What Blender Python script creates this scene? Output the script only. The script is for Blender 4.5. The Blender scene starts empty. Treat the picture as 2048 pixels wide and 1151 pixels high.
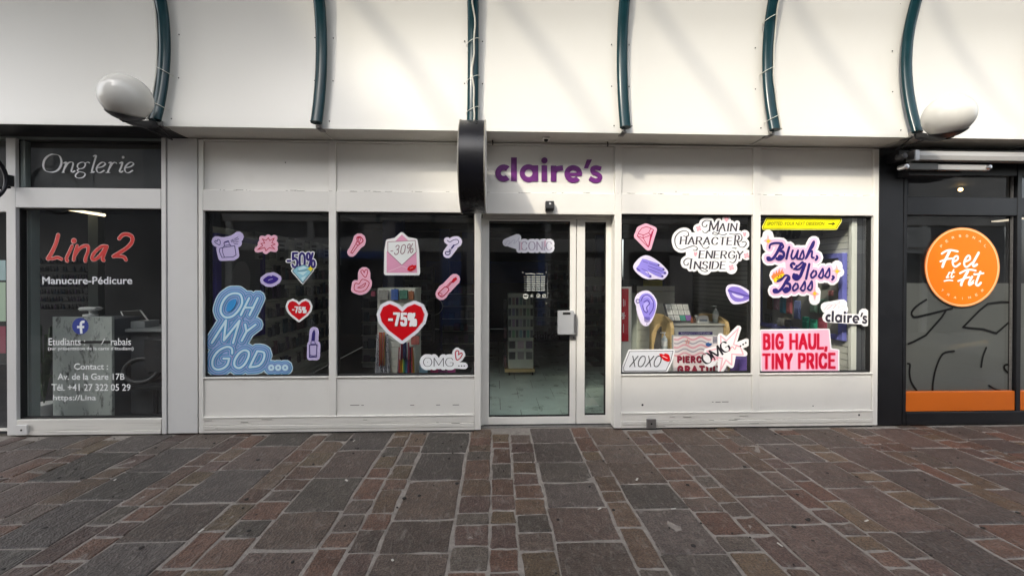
import bpy, bmesh, math, random
from mathutils import Vector, Matrix
from mathutils.geometry import delaunay_2d_cdt, convex_hull_2d

# ------------------------------------------------------------------ scene, camera, sky, sun
SC = bpy.context.scene
COL = SC.collection
rnd = random.Random(7)

FPX, PSI, PIT, ROLL = 840.0, 0.0378, 0.0055, 0.002      # focal length in photo pixels, camera turn, tilt, roll
CXP, CYP = 1024.0, 557.6                                 # where the lens axis meets the 2048 x 1151 photo
CAM = Vector((0.0, -4.085, 1.5))
_f = Vector((math.sin(PSI) * math.cos(PIT), math.cos(PSI) * math.cos(PIT), -math.sin(PIT)))
_r = Vector((math.cos(PSI), -math.sin(PSI), 0.0))
_u = _r.cross(_f)
RGT = _r * math.cos(ROLL) + _u * math.sin(ROLL)
UPV = _u * math.cos(ROLL) - _r * math.sin(ROLL)

cam_data = bpy.data.cameras.new('camera')
cam = bpy.data.objects.new('camera', cam_data)
COL.objects.link(cam)
cam.matrix_world = Matrix(((RGT.x, UPV.x, -_f.x, CAM.x), (RGT.y, UPV.y, -_f.y, CAM.y), (RGT.z, UPV.z, -_f.z, CAM.z), (0, 0, 0, 1)))
cam_data.sensor_width = 36.0
cam_data.lens = FPX / 2048.0 * 36.0
cam_data.shift_y = (CYP - 575.5) / 2048.0
cam_data.clip_start = 0.05
cam_data.clip_end = 400.0
SC.camera = cam

SUN_DIR = Vector((0.19, 0.28, -0.255)).normalized()      # the way the light travels
world = bpy.data.worlds.new("World")
SC.world = world
world.use_nodes = True
wn = world.node_tree
wn.nodes.clear()
w_out = wn.nodes.new('ShaderNodeOutputWorld')
w_bg = wn.nodes.new('ShaderNodeBackground')
w_hs = wn.nodes.new('ShaderNodeHueSaturation')
w_sky = wn.nodes.new('ShaderNodeTexSky')
w_sky.sky_type = 'NISHITA'
w_sky.sun_disc = False
w_sky.sun_elevation = math.asin(-SUN_DIR.z)
w_sky.sun_rotation = math.atan2(-SUN_DIR.x, -SUN_DIR.y)
w_sky.dust_density = 3.0
w_sky.air_density = 1.0
w_hs.inputs['Saturation'].default_value = 0.35
w_bg.inputs['Strength'].default_value = 0.15
wn.links.new(w_sky.outputs[0], w_hs.inputs['Color'])
wn.links.new(w_hs.outputs[0], w_bg.inputs['Color'])
wn.links.new(w_bg.outputs[0], w_out.inputs['Surface'])

sun_data = bpy.data.lights.new('sun', 'SUN')
sun_data.energy = 0.6
sun_data.angle = math.radians(2.5)
sun_data.color = (1.0, 0.91, 0.74)
sun = bpy.data.objects.new('sun', sun_data)
COL.objects.link(sun)
sun.location = (-8, -14, 14)
sun.rotation_euler = SUN_DIR.to_track_quat('-Z', 'Y').to_euler()

SC.view_settings.view_transform = 'Standard'
SC.view_settings.look = 'None'
SC.view_settings.gamma = 1.0
SC.view_settings.use_curve_mapping = False
SC.view_settings.exposure = 2.05
SC.render.engine = 'CYCLES'
SC.cycles.max_bounces = 10
SC.cycles.diffuse_bounces = 4
SC.cycles.glossy_bounces = 4
SC.cycles.transparent_max_bounces = 16
SC.cycles.transmission_bounces = 6
SC.cycles.caustics_reflective = False
SC.cycles.caustics_refractive = False
SC.cycles.use_denoising = True


# ------------------------------------------------------------------ measuring: a photo point on a plane of the place
def ray(px, py):
    return _f * FPX + RGT * (px - CXP) + UPV * (CYP - py)


def at(px, py, Y=0.0):
    d = ray(px, py)
    return CAM + d * ((Y - CAM.y) / d.y)


def on_x(px, py, X):
    d = ray(px, py)
    return CAM + d * ((X - CAM.x) / d.x)


def zlev(a, b, Y=0.0):
    return 0.5 * (at(a[0], a[1], Y).z + at(b[0], b[1], Y).z)


def rect(px0, py0, px1, py1, Y):
    xm, ym = (px0 + px1) / 2, (py0 + py1) / 2
    return at(px0, ym, Y).x, at(px1, ym, Y).x, at(xm, py1, Y).z, at(xm, py0, Y).z


# ------------------------------------------------------------------ materials
def _nodes(name):
    m = bpy.data.materials.new(name)
    m.use_nodes = True
    nt = m.node_tree
    return m, nt, nt.nodes['Principled BSDF'], nt.nodes['Material Output']


def mat(name, col, rough=0.5, metal=0.0, spec=0.5, var=0.0, scale=4.0, stretch=(1, 1, 1), bump=0.0, bscale=60.0, dirt=0.0, dscale=3.0, dcol=(0.25, 0.23, 0.2), coat=0.0, dlo=0.56, dhi=0.78):
    m, nt, b, out = _nodes(name)
    N, L = nt.nodes.new, nt.links.new
    b.inputs['Roughness'].default_value = rough
    b.inputs['Metallic'].default_value = metal
    b.inputs['Specular IOR Level'].default_value = spec
    b.inputs['Coat Weight'].default_value = coat
    b.inputs['Base Color'].default_value = (*col, 1)
    m.diffuse_color = (*col, 1)
    if not (var or bump or dirt):
        return m
    geo = N('ShaderNodeNewGeometry')
    mp = N('ShaderNodeMapping')
    mp.inputs['Scale'].default_value = stretch
    L(geo.outputs['Position'], mp.inputs['Vector'])
    src = None
    if var:
        t = N('ShaderNodeTexNoise')
        t.inputs['Scale'].default_value = scale
        t.inputs['Detail'].default_value = 6
        t.inputs['Roughness'].default_value = 0.6
        L(mp.outputs[0], t.inputs['Vector'])
        r = N('ShaderNodeMapRange')
        r.inputs['From Min'].default_value = 0.25
        r.inputs['From Max'].default_value = 0.75
        r.inputs['To Min'].default_value = 1 - var
        r.inputs['To Max'].default_value = 1 + var
        L(t.outputs['Fac'], r.inputs['Value'])
        mx = N('ShaderNodeVectorMath')
        mx.operation = 'SCALE'
        mx.inputs[0].default_value = col
        L(r.outputs[0], mx.inputs['Scale'])
        src = mx.outputs[0]
        rr = N('ShaderNodeMapRange')
        rr.inputs['To Min'].default_value = max(0.02, rough - 0.12)
        rr.inputs['To Max'].default_value = min(1, rough + 0.12)
        L(t.outputs['Fac'], rr.inputs['Value'])
        L(rr.outputs[0], b.inputs['Roughness'])
    if dirt:
        t2 = N('ShaderNodeTexNoise')
        t2.inputs['Scale'].default_value = dscale
        t2.inputs['Detail'].default_value = 8
        t2.inputs['Roughness'].default_value = 0.7
        L(mp.outputs[0], t2.inputs['Vector'])
        r2 = N('ShaderNodeMapRange')
        r2.inputs['From Min'].default_value = dlo
        r2.inputs['From Max'].default_value = dhi
        r2.inputs['To Max'].default_value = dirt
        L(t2.outputs['Fac'], r2.inputs['Value'])
        mc = N('ShaderNodeMix')
        mc.data_type = 'RGBA'
        L(r2.outputs[0], mc.inputs['Factor'])
        if src:
            L(src, mc.inputs['A'])
        else:
            mc.inputs['A'].default_value = (*col, 1)
        mc.inputs['B'].default_value = (*dcol, 1)
        src = mc.outputs['Result']
    if src:
        L(src, b.inputs['Base Color'])
    if bump:
        t3 = N('ShaderNodeTexNoise')
        t3.inputs['Scale'].default_value = bscale
        t3.inputs['Detail'].default_value = 5
        L(mp.outputs[0], t3.inputs['Vector'])
        bp = N('ShaderNodeBump')
        bp.inputs['Strength'].default_value = bump
        bp.inputs['Distance'].default_value = 0.02
        L(t3.outputs['Fac'], bp.inputs['Height'])
        L(bp.outputs[0], b.inputs['Normal'])
    return m


def glass_mat(name, tint=(0.93, 0.95, 0.94), wobble=0.004):
    m, nt, b, out = _nodes(name)
    nt.nodes.remove(b)
    N, L = nt.nodes.new, nt.links.new
    tr = N('ShaderNodeBsdfTransparent')
    tr.inputs['Color'].default_value = (*tint, 1)
    gl = N('ShaderNodeBsdfGlossy')
    gl.inputs['Roughness'].default_value = 0.012
    gl.inputs['Color'].default_value = (0.95, 0.97, 1, 1)
    fr = N('ShaderNodeFresnel')
    geo = N('ShaderNodeNewGeometry')
    ior = N('ShaderNodeMapRange')          # the same pane from both sides
    ior.inputs['To Min'].default_value = 1.62
    ior.inputs['To Max'].default_value = 1 / 1.62
    L(geo.outputs['Backfacing'], ior.inputs['Value'])
    L(ior.outputs[0], fr.inputs['IOR'])
    t = N('ShaderNodeTexNoise')
    t.inputs['Scale'].default_value = 1.3
    bp = N('ShaderNodeBump')
    bp.inputs['Strength'].default_value = 0.25
    bp.inputs['Distance'].default_value = wobble
    L(geo.outputs['Position'], t.inputs['Vector'])
    L(t.outputs['Fac'], bp.inputs['Height'])
    L(bp.outputs[0], gl.inputs['Normal'])
    mx = N('ShaderNodeMixShader')
    L(fr.outputs[0], mx.inputs['Fac'])
    L(tr.outputs[0], mx.inputs[1])
    L(gl.outputs[0], mx.inputs[2])
    # thin uneven street dust, doubling as painted haze that lifts the dark glass
    td = N('ShaderNodeTexNoise')
    td.inputs['Scale'].default_value = 2.6
    td.inputs['Detail'].default_value = 7
    L(geo.outputs['Position'], td.inputs['Vector'])
    rd = N('ShaderNodeMapRange')
    rd.inputs['From Min'].default_value = 0.35
    rd.inputs['From Max'].default_value = 0.75
    rd.inputs['To Min'].default_value = 0.004
    rd.inputs['To Max'].default_value = 0.026
    L(td.outputs['Fac'], rd.inputs['Value'])
    du = N('ShaderNodeBsdfDiffuse')
    du.inputs['Color'].default_value = (0.5, 0.5, 0.5, 1)
    md = N('ShaderNodeMixShader')
    L(rd.outputs[0], md.inputs['Fac'])
    L(mx.outputs[0], md.inputs[1])
    L(du.outputs[0], md.inputs[2])
    L(md.outputs[0], out.inputs['Surface'])
    return m


def emit_mat(name, col, s):
    m, nt, b, out = _nodes(name)
    b.inputs['Base Color'].default_value = (*col, 1)
    b.inputs['Emission Color'].default_value = (*col, 1)
    b.inputs['Emission Strength'].default_value = s
    return m


def srgb(r, g, b):
    f = lambda c: (c / 255 / 12.92) if c / 255 <= 0.04045 else ((c / 255 + 0.055) / 1.055) ** 2.4
    return (f(r), f(g), f(b))


_flat = {}


def ink(r, g, b, rough=0.35):
    k = (r, g, b, rough)
    if k not in _flat:
        _flat[k] = mat('print_%02x%02x%02x' % (r, g, b), srgb(r, g, b), rough, spec=0.4)
    return _flat[k]


# ------------------------------------------------------------------ meshes
class MB:
    def __init__(self):
        self.v, self.f = [], []

    def add(self, vs, fs):
        o = len(self.v)
        self.v += [Vector(p) for p in vs]
        self.f += [tuple(i + o for i in q) for q in fs]
        return self

    def box(self, x0, x1, y0, y1, z0, z1):
        x0, x1 = min(x0, x1), max(x0, x1)
        y0, y1 = min(y0, y1), max(y0, y1)
        z0, z1 = min(z0, z1), max(z0, z1)
        return self.add([(x0, y0, z0), (x1, y0, z0), (x1, y1, z0), (x0, y1, z0), (x0, y0, z1), (x1, y0, z1), (x1, y1, z1), (x0, y1, z1)],
                        [(0, 3, 2, 1), (4, 5, 6, 7), (0, 1, 5, 4), (1, 2, 6, 5), (2, 3, 7, 6), (3, 0, 4, 7)])

    def tube(self, pts, r, n=12, cap=True):
        pts = [Vector(p) for p in pts]
        rs = r if isinstance(r, (list, tuple)) else [r] * len(pts)
        t0 = (pts[1] - pts[0]).normalized()
        a = t0.orthogonal().normalized()
        vs, fs = [], []
        for i, p in enumerate(pts):
            t = (pts[min(i + 1, len(pts) - 1)] - pts[max(i - 1, 0)]).normalized()
            a = (a - t * a.dot(t)).normalized()
            b = t.cross(a)
            for k in range(n):
                c = 2 * math.pi * k / n
                vs.append(p + (a * math.cos(c) + b * math.sin(c)) * rs[i])
        for i in range(len(pts) - 1):
            for k in range(n):
                k2 = (k + 1) % n
                fs.append((i * n + k, i * n + k2, (i + 1) * n + k2, (i + 1) * n + k))
        if cap:
            fs.append(tuple(range(n - 1, -1, -1)))
            fs.append(tuple((len(pts) - 1) * n + k for k in range(n)))
        return self.add(vs, fs)

    def lathe(self, c, axis, prof, n=32):
        """prof: (radius, distance along the axis) pairs."""
        c, ax = Vector(c), Vector(axis).normalized()
        a = ax.orthogonal().normalized()
        b = ax.cross(a)
        vs, fs = [], []
        for (r, h) in prof:
            for k in range(n):
                t = 2 * math.pi * k / n
                vs.append(c + ax * h + (a * math.cos(t) + b * math.sin(t)) * max(r, 1e-4))
        for i in range(len(prof) - 1):
            for k in range(n):
                k2 = (k + 1) % n
                fs.append((i * n + k, i * n + k2, (i + 1) * n + k2, (i + 1) * n + k))
        fs.append(tuple(range(n - 1, -1, -1)))
        fs.append(tuple((len(prof) - 1) * n + k for k in range(n)))
        return self.add(vs, fs)

    def prism(self, poly, fn, d):
        """poly: 2-D outline; fn(u, v, depth) -> 3-D; extruded over 0..d."""
        n = len(poly)
        vs = [fn(u, v, 0) for u, v in poly] + [fn(u, v, d) for u, v in poly]
        fs = [tuple(range(n)), tuple(range(2 * n - 1, n - 1, -1))] + [(i, (i + 1) % n, n + (i + 1) % n, n + i) for i in range(n)]
        return self.add(vs, fs)

    def sphere(self, c, r, nu=24, nv=14, sc=(1, 1, 1)):
        prof = [(math.sin(math.pi * i / nv) * r, -math.cos(math.pi * i / nv) * r) for i in range(nv + 1)]
        k = len(self.v)
        self.lathe((0, 0, 0), (0, 0, 1), prof, nu)
        for i in range(k, len(self.v)):
            p = self.v[i]
            self.v[i] = Vector((p.x * sc[0] + c[0], p.y * sc[1] + c[1], p.z * sc[2] + c[2]))
        return self

    def build(self, name, m, parent=None, bev=0.0, smooth=False, seg=1, fixn=True):
        me = bpy.data.meshes.new(name)
        o = bpy.data.objects.new(name, me)
        COL.objects.link(o)
        if parent is None:
            xs, ys, zs = [p.x for p in self.v], [p.y for p in self.v], [p.z for p in self.v]
            org = Vector(((min(xs) + max(xs)) / 2, (min(ys) + max(ys)) / 2, min(zs)))
            o.location = org
        else:
            org = Vector((0, 0, 0))
            q = parent
            while q:
                org += q.location
                q = q.parent
            o.parent = parent
        me.from_pydata([p - org for p in self.v], [], self.f)
        if fixn or bev:
            bm = bmesh.new()
            bm.from_mesh(me)
            bmesh.ops.recalc_face_normals(bm, faces=bm.faces)
            if bev:
                es = [e for e in bm.edges if e.is_manifold and e.calc_face_angle(0) > 0.5]
                bmesh.ops.bevel(bm, geom=es, offset=bev, segments=seg, affect='EDGES', clamp_overlap=True)
            bm.to_mesh(me)
            bm.free()
        if m:
            me.materials.append(m)
        if smooth:
            me.polygons.foreach_set('use_smooth', [True] * len(me.polygons))
            if smooth != 'all':
                try:
                    me.set_sharp_from_angle(angle=math.radians(40))
                except Exception:
                    pass
        return o


def tag(o, label=None, cat=None, group=None, kind=None):
    if label:
        o['label'] = label
    if cat:
        o['category'] = cat
    if group:
        o['group'] = group
    if kind:
        o['kind'] = kind
    return o


def thing(name, loc, label, cat, group=None):
    o = bpy.data.objects.new(name, None)
    o.empty_display_size = 0.1
    COL.objects.link(o)
    o.location = loc
    return tag(o, label, cat, group)


def box(name, m, parent, x0, x1, y0, y1, z0, z1, bev=0.003):
    return MB().box(x0, x1, y0, y1, z0, z1).build(name, m, parent, bev=bev)


def smooth_pts(pts, closed=False, sub=5):
    P = [Vector(p) for p in pts]
    n = len(P)
    if n < 3:
        return P
    out = []
    rng = n if closed else n - 1
    for i in range(rng):
        if closed:
            a, b, c, d = P[(i - 1) % n], P[i], P[(i + 1) % n], P[(i + 2) % n]
        else:
            a, b, c, d = P[max(i - 1, 0)], P[i], P[i + 1], P[min(i + 2, n - 1)]
        for k in range(sub):
            t = k / sub
            out.append(0.5 * ((2 * b) + (c - a) * t + (2 * a - 5 * b + 4 * c - d) * t * t + (3 * b - a - 3 * c + d) * t ** 3))
    if not closed:
        out.append(P[-1])
    return out


# ------------------------------------------------------------------ flat print: outlines, pen strokes and lettering
def disc(x, y, r, n=20, ry=None, rot=0.0):
    ry = ry or r
    c, s = math.cos(rot), math.sin(rot)
    return [[(x + r * math.cos(t) * c - ry * math.sin(t) * s, y + r * math.cos(t) * s + ry * math.sin(t) * c) for t in [2 * math.pi * k / n for k in range(n)]]]


def pen(r, b=None, rot=0.0, square=False, n=10):
    b = r if b is None else b
    if square:
        pts = [(-r, -b), (r, -b), (r, b), (-r, b)]
    else:
        pts = [(r * math.cos(2 * math.pi * k / n), b * math.sin(2 * math.pi * k / n)) for k in range(n)]
    c, s = math.cos(rot), math.sin(rot)
    return [(x * c - y * s, x * s + y * c) for x, y in pts]


def hull(pts):
    pts = [Vector(p) for p in pts]
    return [tuple(pts[i]) for i in convex_hull_2d(pts)]


def st(pts, p, sm=True, closed=False, sub=4):
    """A pen stroke: the pen p (radius or outline) swept along pts, as overlapping convex polygons."""
    if not isinstance(p, list):
        p = pen(p)
    P = smooth_pts(pts, closed, sub) if sm else [Vector(q) for q in pts]
    if closed:
        P = P + [P[0]]
    if len(P) == 1:
        return [[(P[0].x + a, P[0].y + b) for a, b in p]]
    out = []
    for a, b in zip(P, P[1:]):
        if (a - b).length < 1e-6:
            continue
        out.append(hull([(q.x + x, q.y + y) for q in (a, b) for x, y in p]))
    return out


def area(pts, sm=False, closed=True, grow=0.0, sub=5):
    P = [tuple(q) for q in (smooth_pts(pts, True, sub) if sm else pts)]
    out = [P]
    if grow:
        out += st(P, grow, sm=False, closed=True)
    return out


def ribbon(pts, w, sm=True, closed=False, sub=6):
    """A band of even width with flat ends, as quads that share their edges."""
    P = smooth_pts(pts, closed, sub) if sm else [Vector(q) for q in pts]
    n = len(P)
    L, R = [], []
    for i in range(n):
        if closed:
            t = (P[(i + 1) % n] - P[i - 1])
        else:
            t = P[min(i + 1, n - 1)] - P[max(i - 1, 0)]
        t = t.normalized()
        nn = Vector((-t.y, t.x)) * w / 2
        L.append(P[i] + nn)
        R.append(P[i] - nn)
    rng = n if closed else n - 1
    return [hull([tuple(L[i]), tuple(L[(i + 1) % n]), tuple(R[(i + 1) % n]), tuple(R[i])]) for i in range(rng)]


def arc(cx, cy, r, a0, a1, n=24, ry=None):
    ry = ry or r
    return [(cx + r * math.cos(math.radians(a0 + (a1 - a0) * k / n)), cy - ry * math.sin(math.radians(a0 + (a1 - a0) * k / n))) for k in range(n + 1)]


def xf(polys, ox=0, oy=0, s=1.0, sy=None, rot=0.0, px=0, py=0):
    sy = s if sy is None else sy
    c, q = math.cos(rot), math.sin(rot)
    out = []
    for P in polys:
        o = []
        for x, y in P:
            x, y = (x - px) * s, (y - py) * sy
            o.append((x * c - y * q + ox, x * q + y * c + oy))
        out.append(o)
    return out


def union(polys):
    vs, es, fs = [], [], []
    for P in polys:
        Q = []
        for p in P:
            if not Q or (abs(p[0] - Q[-1][0]) + abs(p[1] - Q[-1][1])) > 1e-4:
                Q.append(p)
        if len(Q) < 3:
            continue
        if sum(a[0] * b[1] - b[0] * a[1] for a, b in zip(Q, Q[1:] + Q[:1])) < 0:
            Q = Q[::-1]
        o = len(vs)
        vs += [Vector((round(p[0], 4), round(p[1], 4))) for p in Q]
        fs.append([o + i for i in range(len(Q))])
    r = delaunay_2d_cdt(vs, es, fs, 0, 1e-4)
    keep = [tuple(f) for f, src in zip(r[2], r[5]) if src]
    used = sorted({i for f in keep for i in f})
    ix = {v: i for i, v in enumerate(used)}
    return [tuple(r[0][i]) for i in used], [tuple(ix[i] for i in f) for f in keep]


def flat(name, m, parent, polys, Y, raw=None, plane=None):
    """Lay print polygons (photo coordinates) on the upright plane at depth Y, as one mesh without overlaps."""
    V, F = raw if raw else union(polys)
    plane = plane or (lambda x, y: at(x, y, Y))
    b = MB()
    b.add([plane(x, y) for x, y in V], F)
    o = b.build(name, m, parent, fixn=False)
    me = o.data
    return o


def text_geo(s, bold=0.0, shear=0.0, space=1.0):
    c = bpy.data.curves.new('lettering', 'FONT')
    c.body = s
    c.offset = bold
    c.shear = shear
    c.space_character = space
    c.resolution_u = 3
    o = bpy.data.objects.new('lettering', c)
    COL.objects.link(o)
    dg = bpy.context.evaluated_depsgraph_get()
    me = bpy.data.meshes.new_from_object(o.evaluated_get(dg))
    V = [(v.co.x, v.co.y) for v in me.vertices]
    F = [tuple(p.vertices) for p in me.polygons]
    bpy.data.objects.remove(o)
    bpy.data.curves.remove(c)
    bpy.data.meshes.remove(me)
    return V, F


def text_fit(s, x0, y0, x1, y1, bold=0.0, shear=0.0, space=1.0, slope=0.0):
    """Lettering stretched to the photo box x0..x1, y0 (top) .. y1 (bottom)."""
    V, F = text_geo(s, bold, shear, space)
    ax, bx = min(v[0] for v in V), max(v[0] for v in V)
    ay, by = min(v[1] for v in V), max(v[1] for v in V)
    return [(x0 + (x - ax) / (bx - ax) * (x1 - x0), y1 - (y - ay) / (by - ay) * (y1 - y0) + slope * (x - ax) / (bx - ax)) for x, y in V], F


def arc_(a, b):
    return a + b


CAPS = {
    'A': (.7, [[(0, 0), (.35, 1), (.7, 0)], [(.13, .36), (.57, .36)]], [(0, 0), (.7, 0)]),
    'B': (.58, [[(0, 0), (0, 1)], ['s', (0, 1), (.3, 1), (.48, .93), (.53, .77), (.47, .6), (.3, .54), (0, .54)], ['s', (0, .54), (.33, .54), (.52, .45), (.58, .27), (.52, .08), (.33, 0), (0, 0)]], [(0, 0), (0, 1)]),
    'C': (.66, [['s', (.64, .74), (.58, .9), (.4, 1), (.16, .92), (.02, .66), (0, .46), (.06, .2), (.2, .04), (.4, 0), (.58, .08), (.65, .26)]], []),
    'D': (.66, [[(0, 0), (0, 1)], ['s', (0, 1), (.28, 1), (.54, .87), (.66, .5), (.54, .13), (.28, 0), (0, 0)]], [(0, 0), (0, 1)]),
    'E': (.52, [[(0, 0), (0, 1)], [(0, 1), (.5, 1)], [(0, .52), (.42, .52)], [(0, 0), (.52, 0)]], [(0, 0), (0, 1)]),
    'G': (.68, [['s', (.64, .76), (.56, .92), (.4, 1), (.16, .92), (.02, .66), (0, .46), (.06, .2), (.2, .04), (.4, 0), (.58, .06), (.67, .2)], [(.67, .2), (.67, .44), (.4, .44)]], []),
    'H': (.64, [[(0, 0), (0, 1)], [(.64, 0), (.64, 1)], [(0, .52), (.64, .52)]], [(0, 0), (0, 1), (.64, 0), (.64, 1)]),
    'I': (.0, [[(0, 0), (0, 1)]], [(0, 0), (0, 1)]),
    'L': (.48, [[(0, 1), (0, 0), (.48, 0)]], [(0, 1), (0, 0)]),
    'M': (.84, [[(0, 0), (0, 1), (.42, .12), (.84, 1), (.84, 0)]], [(0, 0), (0, 1), (.84, 0), (.84, 1)]),
    'N': (.64, [[(0, 0), (0, 1), (.64, 0), (.64, 1)]], [(0, 0), (0, 1), (.64, 1)]),
    'O': (.76, [['c', (.38, 1), (.63, .9), (.76, .5), (.63, .1), (.38, 0), (.13, .1), (0, .5), (.13, .9)]], []),
    'P': (.54, [[(0, 0), (0, 1)], ['s', (0, 1), (.3, 1), (.49, .92), (.55, .73), (.49, .54), (.3, .46), (0, .46)]], [(0, 0), (0, 1)]),
    'R': (.58, [[(0, 0), (0, 1)], ['s', (0, 1), (.3, 1), (.48, .92), (.54, .74), (.48, .56), (.3, .48), (0, .48)], [(.28, .48), (.58, 0)]], [(0, 0), (0, 1), (.58, 0)]),
    'S': (.55, [['s', (.52, .8), (.43, .95), (.27, 1), (.1, .94), (.03, .78), (.1, .62), (.28, .52), (.46, .42), (.55, .25), (.47, .07), (.28, 0), (.1, .05), (0, .2)]], []),
    'T': (.62, [[(0, 1), (.62, 1)], [(.31, 1), (.31, 0)]], [(.31, 0)]),
    'U': (.6, [['s', (0, 1), (0, .6), (.02, .25), (.12, .06), (.3, 0), (.48, .06), (.58, .25), (.6, .6), (.6, 1)]], [(0, 1), (.6, 1)]),
    'X': (.64, [[(0, 0), (.64, 1)], [(0, 1), (.64, 0)]], [(0, 0), (.64, 1), (0, 1), (.64, 0)]),
    'Y': (.62, [[(0, 1), (.31, .48), (.62, 1)], [(.31, .48), (.31, 0)]], [(0, 1), (.62, 1), (.31, 0)]),
    '0': (.5, [['c', (.25, 1), (.43, .9), (.5, .72), (.5, .28), (.43, .1), (.25, 0), (.07, .1), (0, .28), (0, .72), (.07, .9)]], []),
    '3': (.5, [['s', (.03, .85), (.12, .97), (.26, 1), (.42, .92), (.46, .76), (.4, .6), (.22, .54)], ['s', (.22, .54), (.42, .48), (.5, .28), (.43, .08), (.25, 0), (.08, .05), (0, .2)]], []),
    '5': (.5, [[(.46, 1), (.06, 1), (.04, .56)], ['s', (.04, .56), (.16, .63), (.3, .62), (.45, .52), (.5, .32), (.44, .1), (.26, 0), (.08, .05), (0, .18)]], []),
    '7': (.5, [[(0, 1), (.5, 1), (.2, 0)]], []),
    '%': (.8, [['c', (.16, 1), (.28, .93), (.32, .76), (.28, .59), (.16, .52), (.04, .59), (0, .76), (.04, .93)], ['c', (.64, .48), (.76, .41), (.8, .24), (.76, .07), (.64, 0), (.52, .07), (.48, .24), (.52, .41)], [(.2, 0), (.6, 1)]], []),
    '-': (.26, [[(0, .45), (.26, .45)]], []),
    ',': (.06, [[(.06, .04), (0, -.16)]], []),
    '.': (.0, [[(0, .02), (0, .03)]], []),
    ':': (.0, [[(0, .12), (0, .13)], [(0, .6), (0, .61)]], []),
    ' ': (.3, [], []),
}


def word(s, x0, x1, yb, h, p, shear=0.0, gap=0.22, serif=0.0, yb1=None, heights=None, sub=4):
    """Drawn capitals from x0 to x1 on the baseline yb (photo or crop units, y down), swept with pen p."""
    yb1 = yb if yb1 is None else yb1
    tot = sum(CAPS[c][0] for c in s) + gap * (len(s) - 1)
    k = (x1 - x0) / tot
    out, u = [], 0.0
    for i, c in enumerate(s):
        w, strokes, ser = CAPS[c]
        hh = h * (heights[i] if heights else 1.0)

        def M(q):
            X = x0 + (u + q[0]) * k
            yy = yb + (yb1 - yb) * (X - x0) / (x1 - x0)
            return (X + shear * q[1] * hh, yy - q[1] * hh)
        for q in strokes:
            if q[0] == 's':
                out += st([M(a) for a in q[1:]], p, sub=sub)
            elif q[0] == 'c':
                out += st([M(a) for a in q[1:]], p, closed=True, sub=sub)
            else:
                out += st([M(a) for a in q], p, sm=False)
        if serif:
            for a in ser:
                X, Y = M(a)
                out += st([(X - serif, Y), (X + serif, Y)], pen(max(0.02 * h, 0.3)), sm=False)
        u += w + gap
    return out

# ------------------------------------------------------------------ materials of the place
M_WHITE = mat('painted_metal_white', (0.76, 0.745, 0.70), 0.42, var=0.035, scale=2.2, dirt=0.10, dscale=5.0, dcol=(0.42, 0.38, 0.32), bump=0.02, bscale=9)
M_PANEL = mat('painted_panel_white', (0.77, 0.755, 0.71), 0.4, var=0.03, scale=1.6, dirt=0.13, dscale=3.5, dcol=(0.45, 0.41, 0.35), bump=0.03, bscale=3)
M_BASE = mat('scuffed_white_base', (0.70, 0.68, 0.63), 0.5, var=0.05, scale=3, stretch=(0.3, 1, 9), dirt=0.55, dscale=4.5, dcol=(0.24, 0.22, 0.19), dlo=.54, dhi=.72, bump=0.05, bscale=20)
M_PILAR = mat('pilaster_white', (0.66, 0.655, 0.64), 0.45, var=0.04, scale=2, dirt=0.15, dscale=4, dcol=(0.3, 0.28, 0.26), bump=0.02, bscale=6)
M_CANOPY = mat('canopy_skin', (0.585, 0.575, 0.535), 0.38, var=0.02, scale=0.7, dirt=0.05, dscale=2.0, dcol=(0.5, 0.46, 0.38), bump=0.05, bscale=1.1)
M_SOFFIT = mat('canopy_soffit', (0.60, 0.58, 0.53), 0.55, var=0.06, scale=3, dirt=0.3, dscale=6, dcol=(0.2, 0.18, 0.15))
M_PIPE = mat('green_lacquered_steel', (0.004, 0.027, 0.034), 0.22, spec=0.25, var=0.2, scale=6)
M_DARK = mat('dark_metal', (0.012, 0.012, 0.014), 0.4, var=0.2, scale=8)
M_BLACK = mat('anthracite_frame', (0.0065, 0.007, 0.009), 0.38, var=0.12, scale=5, dirt=0.12, dscale=9, dcol=(0.08, 0.075, 0.07))
M_SEAL = mat('black_rubber_seal', (0.01, 0.01, 0.01), 0.6)
M_ALU = mat('brushed_aluminium', (0.55, 0.55, 0.56), 0.32, metal=1.0, var=0.1, scale=6, stretch=(0.2, 1, 20))
M_STEEL = mat('dull_steel', (0.30, 0.29, 0.28), 0.45, metal=0.8, var=0.2, scale=30)
M_GLASS = glass_mat('window_glass')
M_GLASSG = glass_mat('door_glass', (0.86, 0.95, 0.91))
M_GREY = mat('grey_inner_frame', (0.20, 0.235, 0.225), 0.5, var=0.08, scale=5)
M_OPAL = mat('opal_glass', (0.58, 0.57, 0.53), 0.22, spec=0.45, coat=0.0, var=0.02, scale=3)
M_CABLE = mat('grey_cable', (0.42, 0.41, 0.36), 0.5)

# ------------------------------------------------------------------ ground: mortar bed and porphyry stones
M_MORTAR = mat('mortar', (0.25, 0.225, 0.2), 0.9, var=0.25, scale=16, bump=0.6, bscale=70, dirt=0.6, dscale=7, dcol=(0.05, 0.04, 0.035))


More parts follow.
